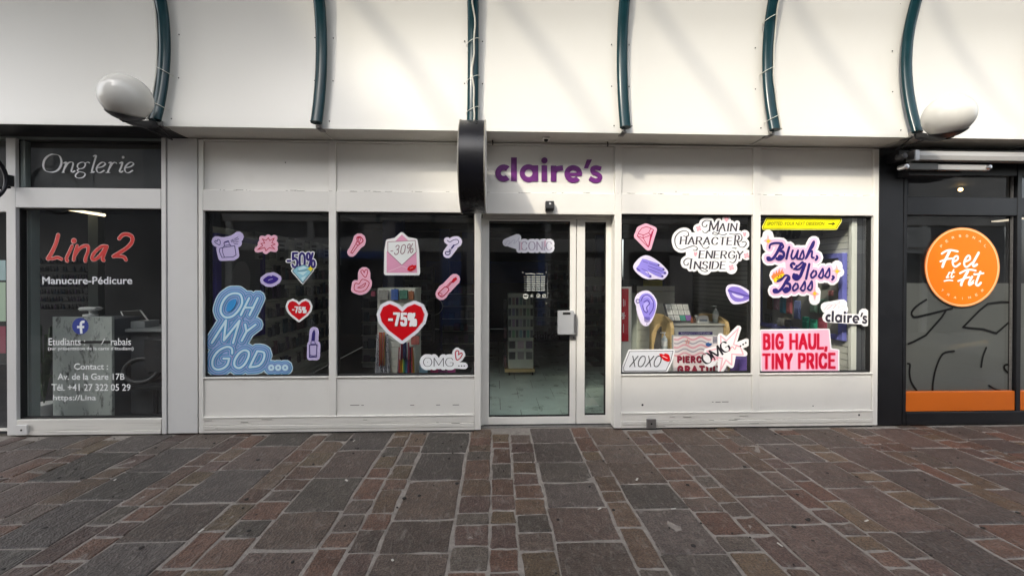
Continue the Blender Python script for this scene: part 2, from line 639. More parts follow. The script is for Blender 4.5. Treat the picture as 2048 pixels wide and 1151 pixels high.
def stone_material():
    m, nt, b, out = _nodes('porphyry_stone')
    N, L = nt.nodes.new, nt.links.new
    a = N('ShaderNodeAttribute')
    a.attribute_name = 'stone_tint'
    geo = N('ShaderNodeNewGeometry')
    n1 = N('ShaderNodeTexNoise')
    n1.inputs['Scale'].default_value = 9
    n1.inputs['Detail'].default_value = 9
    n1.inputs['Roughness'].default_value = 0.72
    n2 = N('ShaderNodeTexNoise')
    n2.inputs['Scale'].default_value = 95
    n2.inputs['Detail'].default_value = 3
    mp = N('ShaderNodeMapping')
    mp.inputs['Scale'].default_value = (1, 0.45, 1)
    mp.inputs['Rotation'].default_value = (0, 0, 0.5)
    n3 = N('ShaderNodeTexNoise')
    n3.inputs['Scale'].default_value = 26
    n3.inputs['Detail'].default_value = 7
    n3.inputs['Distortion'].default_value = 1.2
    L(geo.outputs['Position'], mp.inputs['Vector'])
    L(mp.outputs[0], n3.inputs['Vector'])
    L(geo.outputs['Position'], n1.inputs['Vector'])
    L(geo.outputs['Position'], n2.inputs['Vector'])
    r1 = N('ShaderNodeMapRange')
    r1.inputs['From Min'].default_value = 0.28
    r1.inputs['From Max'].default_value = 0.72
    r1.inputs['To Min'].default_value = 0.55
    r1.inputs['To Max'].default_value = 1.5
    L(n1.outputs['Fac'], r1.inputs['Value'])
    r2 = N('ShaderNodeMapRange')
    r2.inputs['From Min'].default_value = 0.3
    r2.inputs['From Max'].default_value = 0.72
    r2.inputs['To Min'].default_value = 0.5
    r2.inputs['To Max'].default_value = 1.55
    L(n2.outputs['Fac'], r2.inputs['Value'])
    mu = N('ShaderNodeMath')
    mu.operation = 'MULTIPLY'
    L(r1.outputs[0], mu.inputs[0])
    L(r2.outputs[0], mu.inputs[1])
    sc = N('ShaderNodeVectorMath')
    sc.operation = 'SCALE'
    L(a.outputs['Color'], sc.inputs[0])
    L(mu.outputs[0], sc.inputs['Scale'])
    # pale scuffs
    r3 = N('ShaderNodeMapRange')
    r3.inputs['From Min'].default_value = 0.55
    r3.inputs['From Max'].default_value = 0.78
    r3.inputs['To Max'].default_value = 0.6
    L(n3.outputs['Fac'], r3.inputs['Value'])
    mc = N('ShaderNodeMix')
    mc.data_type = 'RGBA'
    mc.inputs['B'].default_value = (0.22, 0.2, 0.18, 1)
    L(r3.outputs[0], mc.inputs['Factor'])
    L(sc.outputs[0], mc.inputs['A'])
    L(mc.outputs['Result'], b.inputs['Base Color'])
    rr = N('ShaderNodeMapRange')
    rr.inputs['To Min'].default_value = 0.32
    rr.inputs['To Max'].default_value = 0.68
    L(n1.outputs['Fac'], rr.inputs['Value'])
    L(rr.outputs[0], b.inputs['Roughness'])
    b.inputs['Specular IOR Level'].default_value = 0.4
    ad = N('ShaderNodeMath')
    ad.operation = 'MULTIPLY_ADD'
    ad.inputs[1].default_value = 1.6
    L(n3.outputs['Fac'], ad.inputs[0])
    L(n2.outputs['Fac'], ad.inputs[2])
    bp = N('ShaderNodeBump')
    bp.inputs['Strength'].default_value = 0.85
    bp.inputs['Distance'].default_value = 0.010
    L(ad.outputs[0], bp.inputs['Height'])
    L(bp.outputs[0], b.inputs['Normal'])
    return m


M_STONE = stone_material()
pave = MB()
pave.add([(-16, -9, -0.005), (16, -9, -0.005), (16, 0.14, -0.005), (-16, 0.14, -0.005)], [(0, 1, 2, 3)])
pavement = pave.build('pavement', M_MORTAR)
tag(pavement, kind='structure')


def to_px(p):
    d = Vector(p) - CAM
    z = d.dot(_f)
    if z < 0.05:
        return None
    return CXP + d.dot(RGT) / z * FPX, CYP - d.dot(UPV) / z * FPX


def stone_geo(x0, x1, y0, y1):
    """An irregular setts outline: bottom ring, rim ring, inset top ring and a slightly dished middle."""
    j = lambda a: rnd.uniform(-a, a)
    w, h = x1 - x0, y1 - y0
    c = min(0.007, w * 0.06)
    e = 0.0075 if w > .3 else 0.006
    ring = [(x0 + c, y0), (x0 + w * .35, y0), (x0 + w * .65, y0), (x1 - c, y0), (x1, y0 + c), (x1, y0 + h * .5), (x1, y1 - c),
            (x1 - c, y1), (x0 + w * .65, y1), (x0 + w * .35, y1), (x0 + c, y1), (x0, y1 - c), (x0, y0 + h * .5), (x0, y0 + c)]
    ring = [(x + j(e), y + j(e)) for x, y in ring]
    cx, cy = (x0 + x1) / 2, (y0 + y1) / 2
    tilt = (j(0.006) / max(w, .15), j(0.006) / max(h, .15))
    z = lambda x, y, k=0.0: k + (x - cx) * tilt[0] + (y - cy) * tilt[1]
    n = len(ring)
    top = j(0.0015)
    vs = [(x, y, -0.02) for x, y in ring] + [(x, y, z(x, y, top - 0.005)) for x, y in ring]
    ins = []
    for x, y in ring:
        dx, dy = cx - x, cy - y
        l = math.hypot(dx, dy)
        k = 0.007 / l
        ins.append((x + dx * k, y + dy * k))
    vs += [(x, y, z(x, y, top + j(0.001))) for x, y in ins]
    vs += [(cx + j(w * .1), cy + j(h * .1), top + j(0.005))]
    fs = []
    for i in range(n):
        k = (i + 1) % n
        fs += [(i, k, n + k, n + i), (n + i, n + k, 2 * n + k, 2 * n + i), (2 * n + i, 2 * n + k, 3 * n)]
    return vs, fs


_sat = lambda L: [(t[0] * .82, t[1] * .80, t[2] * .76) for t in L]
TINTS_BIG = _sat([(0.088, 0.076, 0.072), (0.080, 0.069, 0.064), (0.098, 0.078, 0.068), (0.105, 0.079, 0.070), (0.074, 0.066, 0.060), (0.110, 0.084, 0.070)])
TINTS_SMALL = _sat([(0.115, 0.076, 0.060), (0.112, 0.080, 0.060), (0.098, 0.078, 0.068), (0.122, 0.073, 0.056), (0.120, 0.090, 0.062), (0.100, 0.070, 0.062), (0.092, 0.080, 0.070)])
# widths of the stone rows measured across the photo around the door; the same rhythm goes on outside
joints = [-1.74, -1.576, -1.362, -.977, -.81, -.648, -.246, -.036, .127, .332, .73, .891, 1.26, 1.48, 1.63]
cyc = [('b', .40), ('s', .17), ('s', .16), ('b', .39), ('s', .20), ('b', .41), ('s', .16), ('s', .19)]
rows = [(joints[i], joints[i + 1]) for i in range(len(joints) - 1)]
x = joints[-1]
i = 0
while x < 9.5:
    w = cyc[i % len(cyc)][1] * rnd.uniform(.93, 1.08)
    rows.append((x, x + w))
    x += w
    i += 1
x = joints[0]
i = 0
while x > -9.0:
    w = cyc[i % len(cyc)][1] * rnd.uniform(.93, 1.08)
    rows.append((x - w, x))
    x -= w
    i += 1
stones = []
for (xa, xb) in rows:
    w = xb - xa
    big = w > 0.3
    y = 0.13 - rnd.uniform(0, .25)
    wob = rnd.uniform(-.006, .006)
    while y > -6.6:
        l = rnd.uniform(.28, .52) if big else rnd.choice([rnd.uniform(.13, .2), rnd.uniform(.17, .26), rnd.uniform(.24, .36)])
        g = rnd.uniform(.005, .0105)
        geo = (xa + g + rnd.uniform(-.004, .004), xb - g + rnd.uniform(-.004, .004), y - l + g, y - g)
        t = rnd.choice(TINTS_BIG if big else TINTS_SMALL)
        if big and rnd.random() < .15:
            t = rnd.choice(TINTS_SMALL)
        k = rnd.uniform(.82, 1.2)
        # the paving is redder towards the gym, greyer towards the nail salon
        red = min(1, max(0, (xa + 1.5) / 5))
        t = (t[0] * k * (1 + .12 * red), t[1] * k, t[2] * k * (1 - .04 * red))
        q = [to_px(p) for p in ((geo[0], geo[2], 0), (geo[1], geo[2], 0), (geo[1], geo[3], 0), (geo[0], geo[3], 0))]
        seen = 0.0
        if all(q) and any(0 < a[0] < 2048 and a[1] < 1151 for a in q):
            seen = abs(sum(q[n][0] * q[(n + 1) % 4][1] - q[(n + 1) % 4][0] * q[n][1] for n in range(4))) / 2
        stones.append((seen, geo, t))
        y -= l
stones.sort(key=lambda s: -s[0])


def tint_mesh(o, cols):
    at_ = o.data.attributes.new('stone_tint', 'FLOAT_COLOR', 'POINT')
    at_.data.foreach_set('color', [c for t in cols for c in (*t, 1)])


for seen, geo, t in stones[:295]:
    vs, fs = stone_geo(*geo)
    c = Vector(((geo[0] + geo[1]) / 2, (geo[2] + geo[3]) / 2, 0))
    o = MB().add(vs, fs).build('paving_stone', M_STONE, pavement, fixn=False)
    tint_mesh(o, [t] * len(vs))
rest, cols = MB(), []
for seen, geo, t in stones[295:]:
    vs, fs = stone_geo(*geo)
    rest.add(vs, fs)
    cols += [t] * len(vs)
o = rest.build('paving_stones_beyond', M_STONE, pavement, fixn=False)
tint_mesh(o, cols)
tag(o, kind='stuff')

# chewing gum spots, specks of litter
gum = MB()
for k in range(130):
    x, y = rnd.uniform(-4.5, 4.8), -rnd.uniform(.05, 1.9) ** 1.15
    r = rnd.uniform(.005, .014)
    gum.lathe((x, y, .001), (0, 0, 1), [(r * 1.1, 0), (r, .0035), (r * .4, .0042)], 7)
o = gum.build('gum_spots', mat('gum_dark', (.022, .02, .018), .8), pavement)
tag(o, kind='stuff')
spk = MB()
for px, py in ((1274, 959), (693, 961), (785, 1121), (1733, 1042), (1347, 1018), (1199, 1018), (708, 882), (402, 1062), (1560, 1090), (230, 960)):
    d = ray(px, py)
    p = CAM + d * (-CAM.z / d.z)
    t = rnd.uniform(0, 3.1)
    a, b = rnd.uniform(.006, .02), rnd.uniform(.003, .006)
    ca, sa = math.cos(t), math.sin(t)
    spk.add([(p.x + u * a * ca - v * b * sa, p.y + u * a * sa + v * b * ca, z) for z in (.004, .0075) for u, v in ((-1, -1), (1, -1), (1, 1), (-1, 1))], [(0, 1, 2, 3), (7, 6, 5, 4), (0, 4, 5, 1), (1, 5, 6, 2), (2, 6, 7, 3), (3, 7, 4, 0)])
o = spk.build('litter_specks', mat('litter_pale', (.5, .48, .44), .8), pavement)
tag(o, kind='stuff')

# ------------------------------------------------------------------ heights of the shop front (metres), read on the facade
Z_CAN = 2.81
Z_FT = zlev((530, 283), (1600, 297))        # top of the panels above the windows
Z_FB = zlev((530, 381), (1600, 390))
Z_HD = zlev((530, 421), (1600, 431))        # window head
Z_SI = zlev((530, 755), (1600, 745))        # window sill
Z_KB = zlev((530, 833), (1600, 825))        # bottom of the kick panels
FX = lambda px, py=560: at(px, py, 0.0).x
XF0, XF1 = FX(397), FX(1757)

shop = thing('shop_building', (FX(1000), 0.0, 0.0), 'white metal accessory shop front with four sticker covered windows around a glass door', 'shop front')


def bar(name, x0, x1, z0, z1, y0=0.0, y1=0.06, m=None, parent=None, bev=0.003):
    return box(name, m or M_WHITE, parent or shop, x0, x1, y0, y1, z0, z1, bev)


# outer posts, mullions
X_L0, X_L1 = XF0, FX(406)
X_M1a, X_M1b = FX(657.5), FX(672)
X_J1a, X_J1b = FX(949), FX(962)
X_J2a, X_J2b = FX(1229), FX(1243)
X_M2a, X_M2b = FX(1506), FX(1521)
X_R0, X_R1 = FX(1747), XF1
bar('post', X_L0, X_L1, 0.012, Z_CAN - .02)
bar('post', X_R0, X_R1, 0.012, Z_CAN - .02)
bar('mullion', X_M1a, X_M1b, Z_KB, Z_FT)
bar('mullion', X_M2a, X_M2b, Z_KB, Z_FT)
bar('jamb', X_J1a, X_J1b, 0.012, Z_FT, 0.0, 0.125)
bar('jamb', X_J2a, X_J2b, 0.012, Z_FT, 0.0, 0.125)
# head rails
bar('top_rail', X_L1, X_R0, Z_FT, Z_CAN - .012, 0.004)
for a, b in ((X_L1, X_M1a), (X_M1b, X_J1a), (X_J1b, X_J2a), (X_J2b, X_M2a), (X_M2b, X_R0)):
    zb = Z_HD if a != X_J1b else zlev((965, 428), (1228, 428))
    bar('head_rail', a, b, zb, Z_FB, 0.002)
    e = 0.0015
    bar('fascia_panel', a + e, b - e, Z_FB + e, Z_FT - e, 0.022, 0.05, M_PANEL)
# windows and kick panels
for a, b in ((X_L1, X_M1a), (X_M1b, X_J1a), (X_J2b, X_M2a), (X_M2b, X_R0)):
    e = 0.0015
    bar('kick_panel', a + e, b - e, Z_KB + .012, Z_SI - .012, 0.010, 0.06, M_PANEL)
    bar('sill', a, b, Z_SI - .012, Z_SI, -0.004, 0.06)
    w = bar('window', a + .001, b - .001, Z_SI, Z_SI + .016, 0.03, 0.075, M_SEAL)
    fr = MB()
    fr.box(a + .001, a + .012, .03, .075, Z_SI + .016, Z_HD - .016)
    fr.box(b - .012, b - .001, .03, .075, Z_SI + .016, Z_HD - .016)
    fr.box(a + .001, b - .001, .03, .075, Z_HD - .016, Z_HD)
    fr.build('seal', M_SEAL, w)
    g = MB().add([(a + .012, .052, Z_SI + .016), (b - .012, .052, Z_SI + .016), (b - .012, .052, Z_HD - .016), (a + .012, .052, Z_HD - .016)], [(0, 1, 2, 3)])
    g.build('window_pane', M_GLASS, w, fixn=False)
for a, b in ((X_L1, X_J1a), (X_J2b, X_R0)):
    bar('base_ledge', a, b, Z_KB, Z_KB + .012, -0.008, 0.05)
    bar('base_rail', a, b, 0.085, Z_KB, -0.002, 0.06, M_BASE)
    bar('base_rail', a, b, 0.045, 0.083, -0.008, 0.06, M_BASE)
    bar('base_rail', a, b, 0.012, 0.043, -0.003, 0.06, M_BASE)
    bar('base_joint', a, b, -0.008, 0.0115, 0.003, 0.06, M_SEAL, None, 0)
# door recess: two leaves in a frame, 12 cm behind the front
YD = 0.12
DX = lambda px: at(px, 640, YD).x
zd_t = zlev((965, 430), (1228, 430), YD)
zd = lambda py: at(1095, py, YD).z
bar('door_frame', DX(965), DX(1228), zd(437), zd_t + .06, YD - .004, YD + .06)
bar('door_frame', DX(963) - .02, DX(968), 0.012, zd(437), YD, YD + .06)
bar('door_frame', DX(1223), DX(1229) + .03, 0.012, zd(437), YD, YD + .06)
box('threshold', M_STEEL, shop, DX(963), DX(1229), YD - .03, YD + .08, -0.01, 0.008, .002)


def leaf(px0, px1, gx0, gx1, gy0, gy1):
    x0, x1, a, b = DX(px0), DX(px1), DX(gx0), DX(gx1)
    z0, z1, c, d = 0.016, zd(438), zd(gy1), zd(gy0)
    m = MB()
    y0, y1 = YD + .004, YD + .055
    m.box(x0, a, y0, y1, z0, z1)
    m.box(b, x1, y0, y1, z0, z1)
    m.box(a, b, y0, y1, z0, c)
    m.box(a, b, y0, y1, d, z1)
    dl = m.build('door', M_WHITE, shop, bev=.003)
    k = MB()
    for q in ((a, a + .008, c, d), (b - .008, b, c, d), (a, b, c, c + .008), (a, b, d - .008, d)):
        k.box(q[0], q[1], YD + .014, YD + .05, q[2], q[3])
    k.build('seal', M_SEAL, dl)
    MB().add([(a, YD + .03, c), (b, YD + .03, c), (b, YD + .03, d), (a, YD + .03, d)], [(0, 1, 2, 3)]).build('door_pane', M_GLASSG, dl, fixn=False)
    return dl


door = leaf(967, 1152, 978, 1140, 442, 833)
leaf(1153.5, 1223, 1170, 1212, 443, 831)
# lock box and cylinder on the door
x0, x1, z0, z1 = rect(1116, 621, 1148, 669, YD - .05)
h = MB().box(x0, x1, YD - .055, YD + .004, z0, z1).build('lock_box', mat('lock_box_grey', (0.42, 0.43, 0.44), 0.38, var=.05, scale=8), door, bev=.006, seg=2)
x0, x1, z0, z1 = rect(1126, 624, 1141, 629, YD - .06)
box('card_slot', M_SEAL, door, x0, x1, YD - .058, YD - .05, z0, z1, .001)
x0, x1, z0, z1 = rect(1149, 628, 1152, 664, YD - .03)
MB().tube([((x0 + x1) / 2, YD - .035, z0), ((x0 + x1) / 2, YD - .035, z1)], .009, 10).build('pull_handle', M_ALU, door, smooth=True)
x0, x1, z0, z1 = rect(1140, 669, 1152, 679, YD - .01)
lc = box('lock_plate', M_STEEL, door, x0, x1, YD - .01, YD + .004, z0, z1, .002)
MB().lathe(((x0 * .4 + x1 * .6), YD - .012, (z0 + z1) / 2), (0, -1, 0), [(.009, 0), (.009, .012), (.005, .014)], 12).build('keyhole', M_SEAL, door)
# scars on the kick panel and old screw holes
b = MB()
for px, py, r in ((1285, 809, 2.2), (571, 325, 1.2), (1718, 829, 2.2), (1626, 811, 1.2), (589, 382, 1), (1352, 383, 1), (1166, 394, 1)):
    c = at(px, py, 0.0085)
    if px == 1718:
        c = at(px, py, -.0025)
    b.lathe((c.x, c.y, c.z), (0, -1, 0), [(r / 205, 0), (r / 205, .001)], 10)
o = b.build('drill_hole', mat('hole_dark', (0.03, 0.03, 0.03), .8), shop)
tag(o, kind='stuff')
b = MB()
for px0, px1, py in ((1425, 1428, 803.6), (1432, 1442, 803.8), (1445, 1458, 803.4), (700, 718, 810), (722, 727, 810.2), (820, 828, 810), (872, 880, 809.6), (905, 918, 809.5), (950, 954, 756)):
    x0, x1, z0, z1 = rect(px0, py - .6, px1, py + .6, 0.0)
    b.box(x0, x1, .0085, .011, z0, z1)
q_ = random.Random(3)
for k in range(70):
    px = q_.uniform(410, 1745)
    py = 379.5 + (px - 405) * .0085 + q_.uniform(-.6, .6)
    if 900 < px < 972:
        continue
    l = q_.choice((2, 4, 7, 14))
    c = at(px, py, 0.0)
    b.box(c.x, c.x + l / 206, -.0005, .003, c.z - .0012, c.z + .001 * q_.uniform(.4, 1.6))
for k in range(20):
    px = q_.uniform(400, 1750)
    if 955 < px < 1232:
        continue
    py = 836 - (px - 400) * .0058 + q_.uniform(0, 24)
    c = at(px, py, 0.0)
    b.box(c.x, c.x + q_.uniform(3, 22) / 206, -.0095, -.006, c.z, c.z + q_.uniform(.0012, .003))
o = b.build('scuff_mark', mat('scuff_dark', (0.13, 0.12, 0.105), .8), shop)
tag(o, kind='stuff')

box('upper_wall', M_PILAR, shop, -9, 9, .1, .3, 2.785, 5.3, 0)

# pilaster to the left of the shop
pil = thing('pilaster', (FX(361), 0, 0), 'plain white metal pilaster between the nail salon and the accessory shop', 'pilaster')
box('shaft', M_PILAR, pil, FX(334), FX(394), 0.004, 0.2, 0.01, Z_CAN - .01, .003)
box('edge_strip', M_PILAR, pil, FX(323.5), FX(332.5), -0.004, 0.2, 0.01, Z_CAN - .01, .002)
box('joint', M_SEAL, pil, FX(332.5), FX(334), 0.02, 0.2, 0.01, Z_CAN - .01, 0)
box('joint', M_SEAL, pil, FX(394), FX(397), 0.03, 0.2, 0.01, Z_CAN - .01, 0)

# ------------------------------------------------------------------ nail salon front
salon = thing('salon_building', (FX(170), 0, 0), 'grey shaded nail salon window with dark transom above a wide white rail', 'shop front')
z_r1, z_r0 = at(170, 376, 0).z, at(170, 416, 0).z
z_b1, z_b0 = at(170, 838, 0).z, 0.012
xs0, xs1 = FX(32), FX(322)
bar('post', FX(12.5), xs0, 0.012, Z_CAN - .03, 0, .1, M_PILAR, salon)
bar('wide_rail', xs0, xs1, z_r0, z_r1, 0.0, .06, M_PILAR, salon)
bar('wide_rail', -6.5, FX(12.5) - .001, z_r0 - .04, z_r1, 0.003, .06, M_PILAR, salon)
bar('base_rail', xs0, xs1, 0.05, z_b1, -0.002, .06, M_BASE, salon)
bar('base_rail', xs0, xs1, 0.012, 0.048, -0.008, .06, M_BASE, salon)
bar('base_rail', -6.5, FX(12.5), 0.05, z_b1 - .09, 0.003, .06, M_BASE, salon)
bar('head_beam', -6.5, xs1, at(170, 278, 0).z, Z_CAN - .005, 0.03, .1, M_GREY, salon)
bar('inner_frame', xs0 + .001, FX(44), z_r1, at(170, 278, 0).z, 0.03, .08, M_GREY, salon)
for a, b_, n in ((z_b1, z_r0, 'window'), (z_r1, at(170, 279, 0).z, 'transom')):
    w = box(n, M_SEAL, salon, xs0 + .001, xs1 - .001, .03, .08, a + .0005, a + .012, 0)
    k = MB()
    k.box(xs0 + .001, xs0 + .014, .03, .08, a + .012, b_ - .012)
    k.box(xs1 - .010, xs1 - .001, .03, .08, a + .012, b_ - .012)
    k.box(xs0 + .001, xs1 - .001, .03, .08, b_ - .012, b_)
    k.build('seal', M_SEAL, w)
    MB().add([(xs0 + .014, .055, a + .012), (xs1 - .01, .055, a + .012), (xs1 - .01, .055, b_ - .012), (xs0 + .014, .055, b_ - .012)], [(0, 1, 2, 3)]).build('window_pane', M_GLASS, w, fixn=False)
# the half seen window at the far left
MB().add([(-6.5, .055, z_b1 - .09), (FX(12.5), .055, z_b1 - .09), (FX(12.5), .055, z_r0 - .04), (-6.5, .055, z_r0 - .04)], [(0, 1, 2, 3)]).build('window_pane', M_GLASS, salon, fixn=False)
MB().add([(-6.5, .055, z_r1), (FX(12.5), .055, z_r1), (FX(12.5), .055, 2.8), (-6.5, .055, 2.8)], [(0, 1, 2, 3)]).build('window_pane', M_GLASS, salon, fixn=False)
box('front_wall', M_PILAR, salon, -12.5, -6.5, 0, .1, 0, 3.2, 0)
# slatted blind behind the transom
bl = MB()
z = z_r1 + .01
while z < at(170, 292, 0).z:
    bl.box(xs0 + .02, xs1 - .012, .085, .092, z, z + .0085)
    z += .0105
bl.build('blind_slats', mat('charcoal_blind', (0.022, 0.023, 0.026), .55), salon)
bpy.data.objects['blind_slats']['kind'] = 'stuff'

# ------------------------------------------------------------------ gym front
gym = thing('gym_building', (FX(1920), 0, 0), 'anthracite framed gym front with frosted glass and orange foot panel', 'shop front')
xg0, xg1 = FX(1815), FX(2035)
gz = lambda py: at(1925, py, 0.0).z
B = lambda n, x0, x1, z0, z1, y0=0.0, y1=.08, bev=.003: bar(n, x0, x1, z0, z1, y0, y1, M_BLACK, gym, bev)
B('pilaster', XF1 + .002, FX(1806), 0.012, Z_CAN - .02)
B('post', FX(1808), xg0 - .001, 0.012, Z_CAN - .02, .004)
B('post', xg1 + .001, FX(2044), 0.012, Z_CAN - .02, .004)
B('fascia', xg0, 7.5, gz(350), Z_CAN - .02, .01)
B('fascia', xg0, 7.5, gz(430), gz(394), .008)
B('base_rail', xg0, 7.5, 0.012, gz(823), -.002)
box('front_wall', M_BLACK, gym, 7.5, 13.5, 0, .1, 0, 3.2, 0)
M_ORANGE = mat('orange_panel', (0.62, 0.135, 0.008), .38, var=.03, scale=3)
bar('foot_panel', xg0 + .002, xg1 - .002, gz(822), gz(783), .012, .05, M_ORANGE, gym)
bar('foot_panel', FX(2046), 7.5, gz(822), gz(783), .012, .05, M_ORANGE, gym)
for x0, x1 in ((xg0, xg1), (FX(2044), 7.5)):
    for za, zb in ((gz(394), gz(350)), (gz(783), gz(430))):
        MB().add([(x0, .055, za), (x1, .055, za), (x1, .055, zb), (x0, .055, zb)], [(0, 1, 2, 3)]).build('window_pane', M_GLASS, gym, fixn=False)
box('bead', M_STEEL, gym, xg1 - .02, xg1 - .012, .03, .05, gz(783), gz(430), 0)
box('bead', M_STEEL, gym, xg1 - .02, xg1 - .012, .03, .05, gz(394), gz(350), 0)


def frosted():
    m, nt, b, out = _nodes('frosted_film')
    nt.nodes.remove(b)
    N, L = nt.nodes.new, nt.links.new
    tr = N('ShaderNodeBsdfTransparent')
    df = N('ShaderNodeBsdfDiffuse')
    df.inputs['Color'].default_value = (0.20, 0.205, 0.195, 1)
    tl = N('ShaderNodeBsdfTranslucent')
    tl.inputs['Color'].default_value = (0.45, 0.45, 0.43, 1)
    m1, m2 = N('ShaderNodeMixShader'), N('ShaderNodeMixShader')
    m1.inputs['Fac'].default_value = .4
    m2.inputs['Fac'].default_value = .78
    L(df.outputs[0], m1.inputs[1])
    L(tl.outputs[0], m1.inputs[2])
    L(tr.outputs[0], m2.inputs[1])
    L(m1.outputs[0], m2.inputs[2])
    L(m2.outputs[0], out.inputs['Surface'])
    return m


M_FROST = frosted()
for x0, x1 in ((xg0, xg1 - .02), (FX(2044), 7.5)):
    MB().add([(x0, .058, gz(783)), (x1, .058, gz(783)), (x1, .058, gz(566)), (x0, .058, gz(566))], [(0, 1, 2, 3)]).build('frosted_film', M_FROST, gym, fixn=False)
# line drawing on the film
fl = []
p_ = pen(1.9)
T = lambda pts: [(1750 + x / 4.426, 600 + y / 4.426) for x, y in pts]
for pts, sm in (([(455, -5), (370, 50), (325, 105), (335, 140), (365, 148), (470, 125), (610, 90), (685, 70)], True),
                ([(625, 95), (590, 150), (450, 310), (345, 365), (295, 385)], False),
                ([(1235, 20), (1120, 15), (1000, 30), (930, 85), (780, 238), (830, 245), (960, 255), (1075, 292), (1180, 200), (1240, 172)], False),
                ([(700, 450), (600, 475), (540, 600), (515, 720), (510, 800)], True),
                ([(985, 420), (955, 500), (940, 590)], True),
                ([(290, 560), (310, 570), (305, 640), (320, 720), (370, 800)], True),
                ([(1245, 572), (1160, 570), (1145, 600), (1180, 640), (1240, 645)], True),
                ([(1010, 755), (1060, 785), (1110, 800)], True)):
    fl.append(st(T(pts), p_, sm=sm))
# the drawn lines are clear cuts in the film that show the dark room: built as thin dark strips on the glass
for q in fl:
    flat('drawn_line', ink(9, 9, 10), gym, q, .050)

# ------------------------------------------------------------------ canopy, one sheet per bay, with soffit
px_b = [312, 634, 945, 1250, 1548, 1832]
py_b = [262, 262, 250, 273, 278, 280]
YB = -0.355
xr = [at(a, b, YB).x for a, b in zip(px_b, py_b)]
dx = (xr[-1] - xr[0]) / 5
xr = [xr[0] - dx * 2, xr[0] - dx] + xr + [xr[-1] + dx, xr[-1] + 2 * dx]
PROF = [(-.355, 2.83), (-.30, 3.05), (-.26, 3.30), (-.248, 3.55), (-.27, 3.80), (-.33, 4.03), (-.44, 4.35), (-.62, 4.72), (-.92, 5.15), (-1.30, 5.55), (-1.85, 5.92), (-2.5, 6.2)]
ARCH = PROF + [(-3.3, 6.33), (-4.1, 6.2), (-4.8, 5.92), (-5.35, 5.55), (-5.75, 5.15), (-6.05, 4.72), (-6.24, 4.35), (-6.355, 4.03), (-6.415, 3.80), (-6.437, 3.55), (-6.425, 3.30), (-6.385, 3.05), (-6.33, 2.83)]
sk = [(p.x + .056, p.y) for p in smooth_pts(PROF, sub=4)]
canopy = thing('canopy', (0.3, -0.1, Z_CAN), 'cream white curved sheet canopy running above all three shop fronts', 'canopy')
for i in range(1, len(xr) - 1):
    a, b = (xr[i] if i > 1 else xr[0] - dx) + .0015, xr[i + 1] - .0015
    m = MB()
    n = len(sk)
    nx = 6
    sag = [0.012 * math.sin(math.pi * u / nx) for u in range(nx + 1)]
    vs, fs = [], []
    for j, (y, z) in enumerate(sk):
        for u in range(nx + 1):
            vs.append((a + (b - a) * u / nx, y + sag[u] * (1 if j > 1 else j * .5), z if j else Z_CAN - .004))
    o_ = len(vs)
    vs += [(x_, y_ + .02, z_) for x_, y_, z_ in vs]
    w_ = nx + 1
    for j in range(n - 1):
        for u in range(nx):
            q = (j * w_ + u, j * w_ + u + 1, (j + 1) * w_ + u + 1, (j + 1) * w_ + u)
            fs += [q, tuple(o_ + k for k in reversed(q))]
    for u in range(nx):
        fs += [(u, o_ + u, o_ + u + 1, u + 1), ((n - 1) * w_ + u, (n - 1) * w_ + u + 1, o_ + (n - 1) * w_ + u + 1, o_ + (n - 1) * w_ + u)]
    for j in range(n - 1):
        fs += [(j * w_, (j + 1) * w_, o_ + (j + 1) * w_, o_ + j * w_), (j * w_ + nx, o_ + j * w_ + nx, o_ + (j + 1) * w_ + nx, (j + 1) * w_ + nx)]
    m.add(vs, fs)
    m.build('canopy_sheet', M_CANOPY, canopy, smooth=True)
    # soffit board under this bay
    dz = {5: 0.018, 3: .006, 8: -.004}.get(i, 0.0)
    s_ = MB()
    ye = sk[0][0] + .022
    prof = [(ye, Z_CAN + dz - .002), (.09, Z_CAN - .006), (.09, Z_CAN + .012), (ye, Z_CAN + dz + .014)]
    s_.prism(prof, lambda u, v, d, a=a, b=b: (a + .004 + (b - a - .008) * d, u, v), 1.0)
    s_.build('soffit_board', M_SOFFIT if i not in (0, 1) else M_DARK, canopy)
# small screws beside the pipes
sc = MB()
for xp in xr[2:-1]:
    for s in (-1, 1):
        for z in (2.875, 3.27, 3.66, 4.06):
            y = min(sk, key=lambda p: abs(p[1] - z))[0]
            sc.lathe((xp + s * .082, y - .002, z), (0, -1, 0), [(.006, 0), (.006, .003), (.003, .005)], 8)
o = sc.build('screw_heads', M_DARK, canopy)
tag(o, kind='stuff')
for px, py in ((169, 92), (596, 157), (757, 229), (1078, 84), (1653, 95)):
    c = at(px, py, -.12)
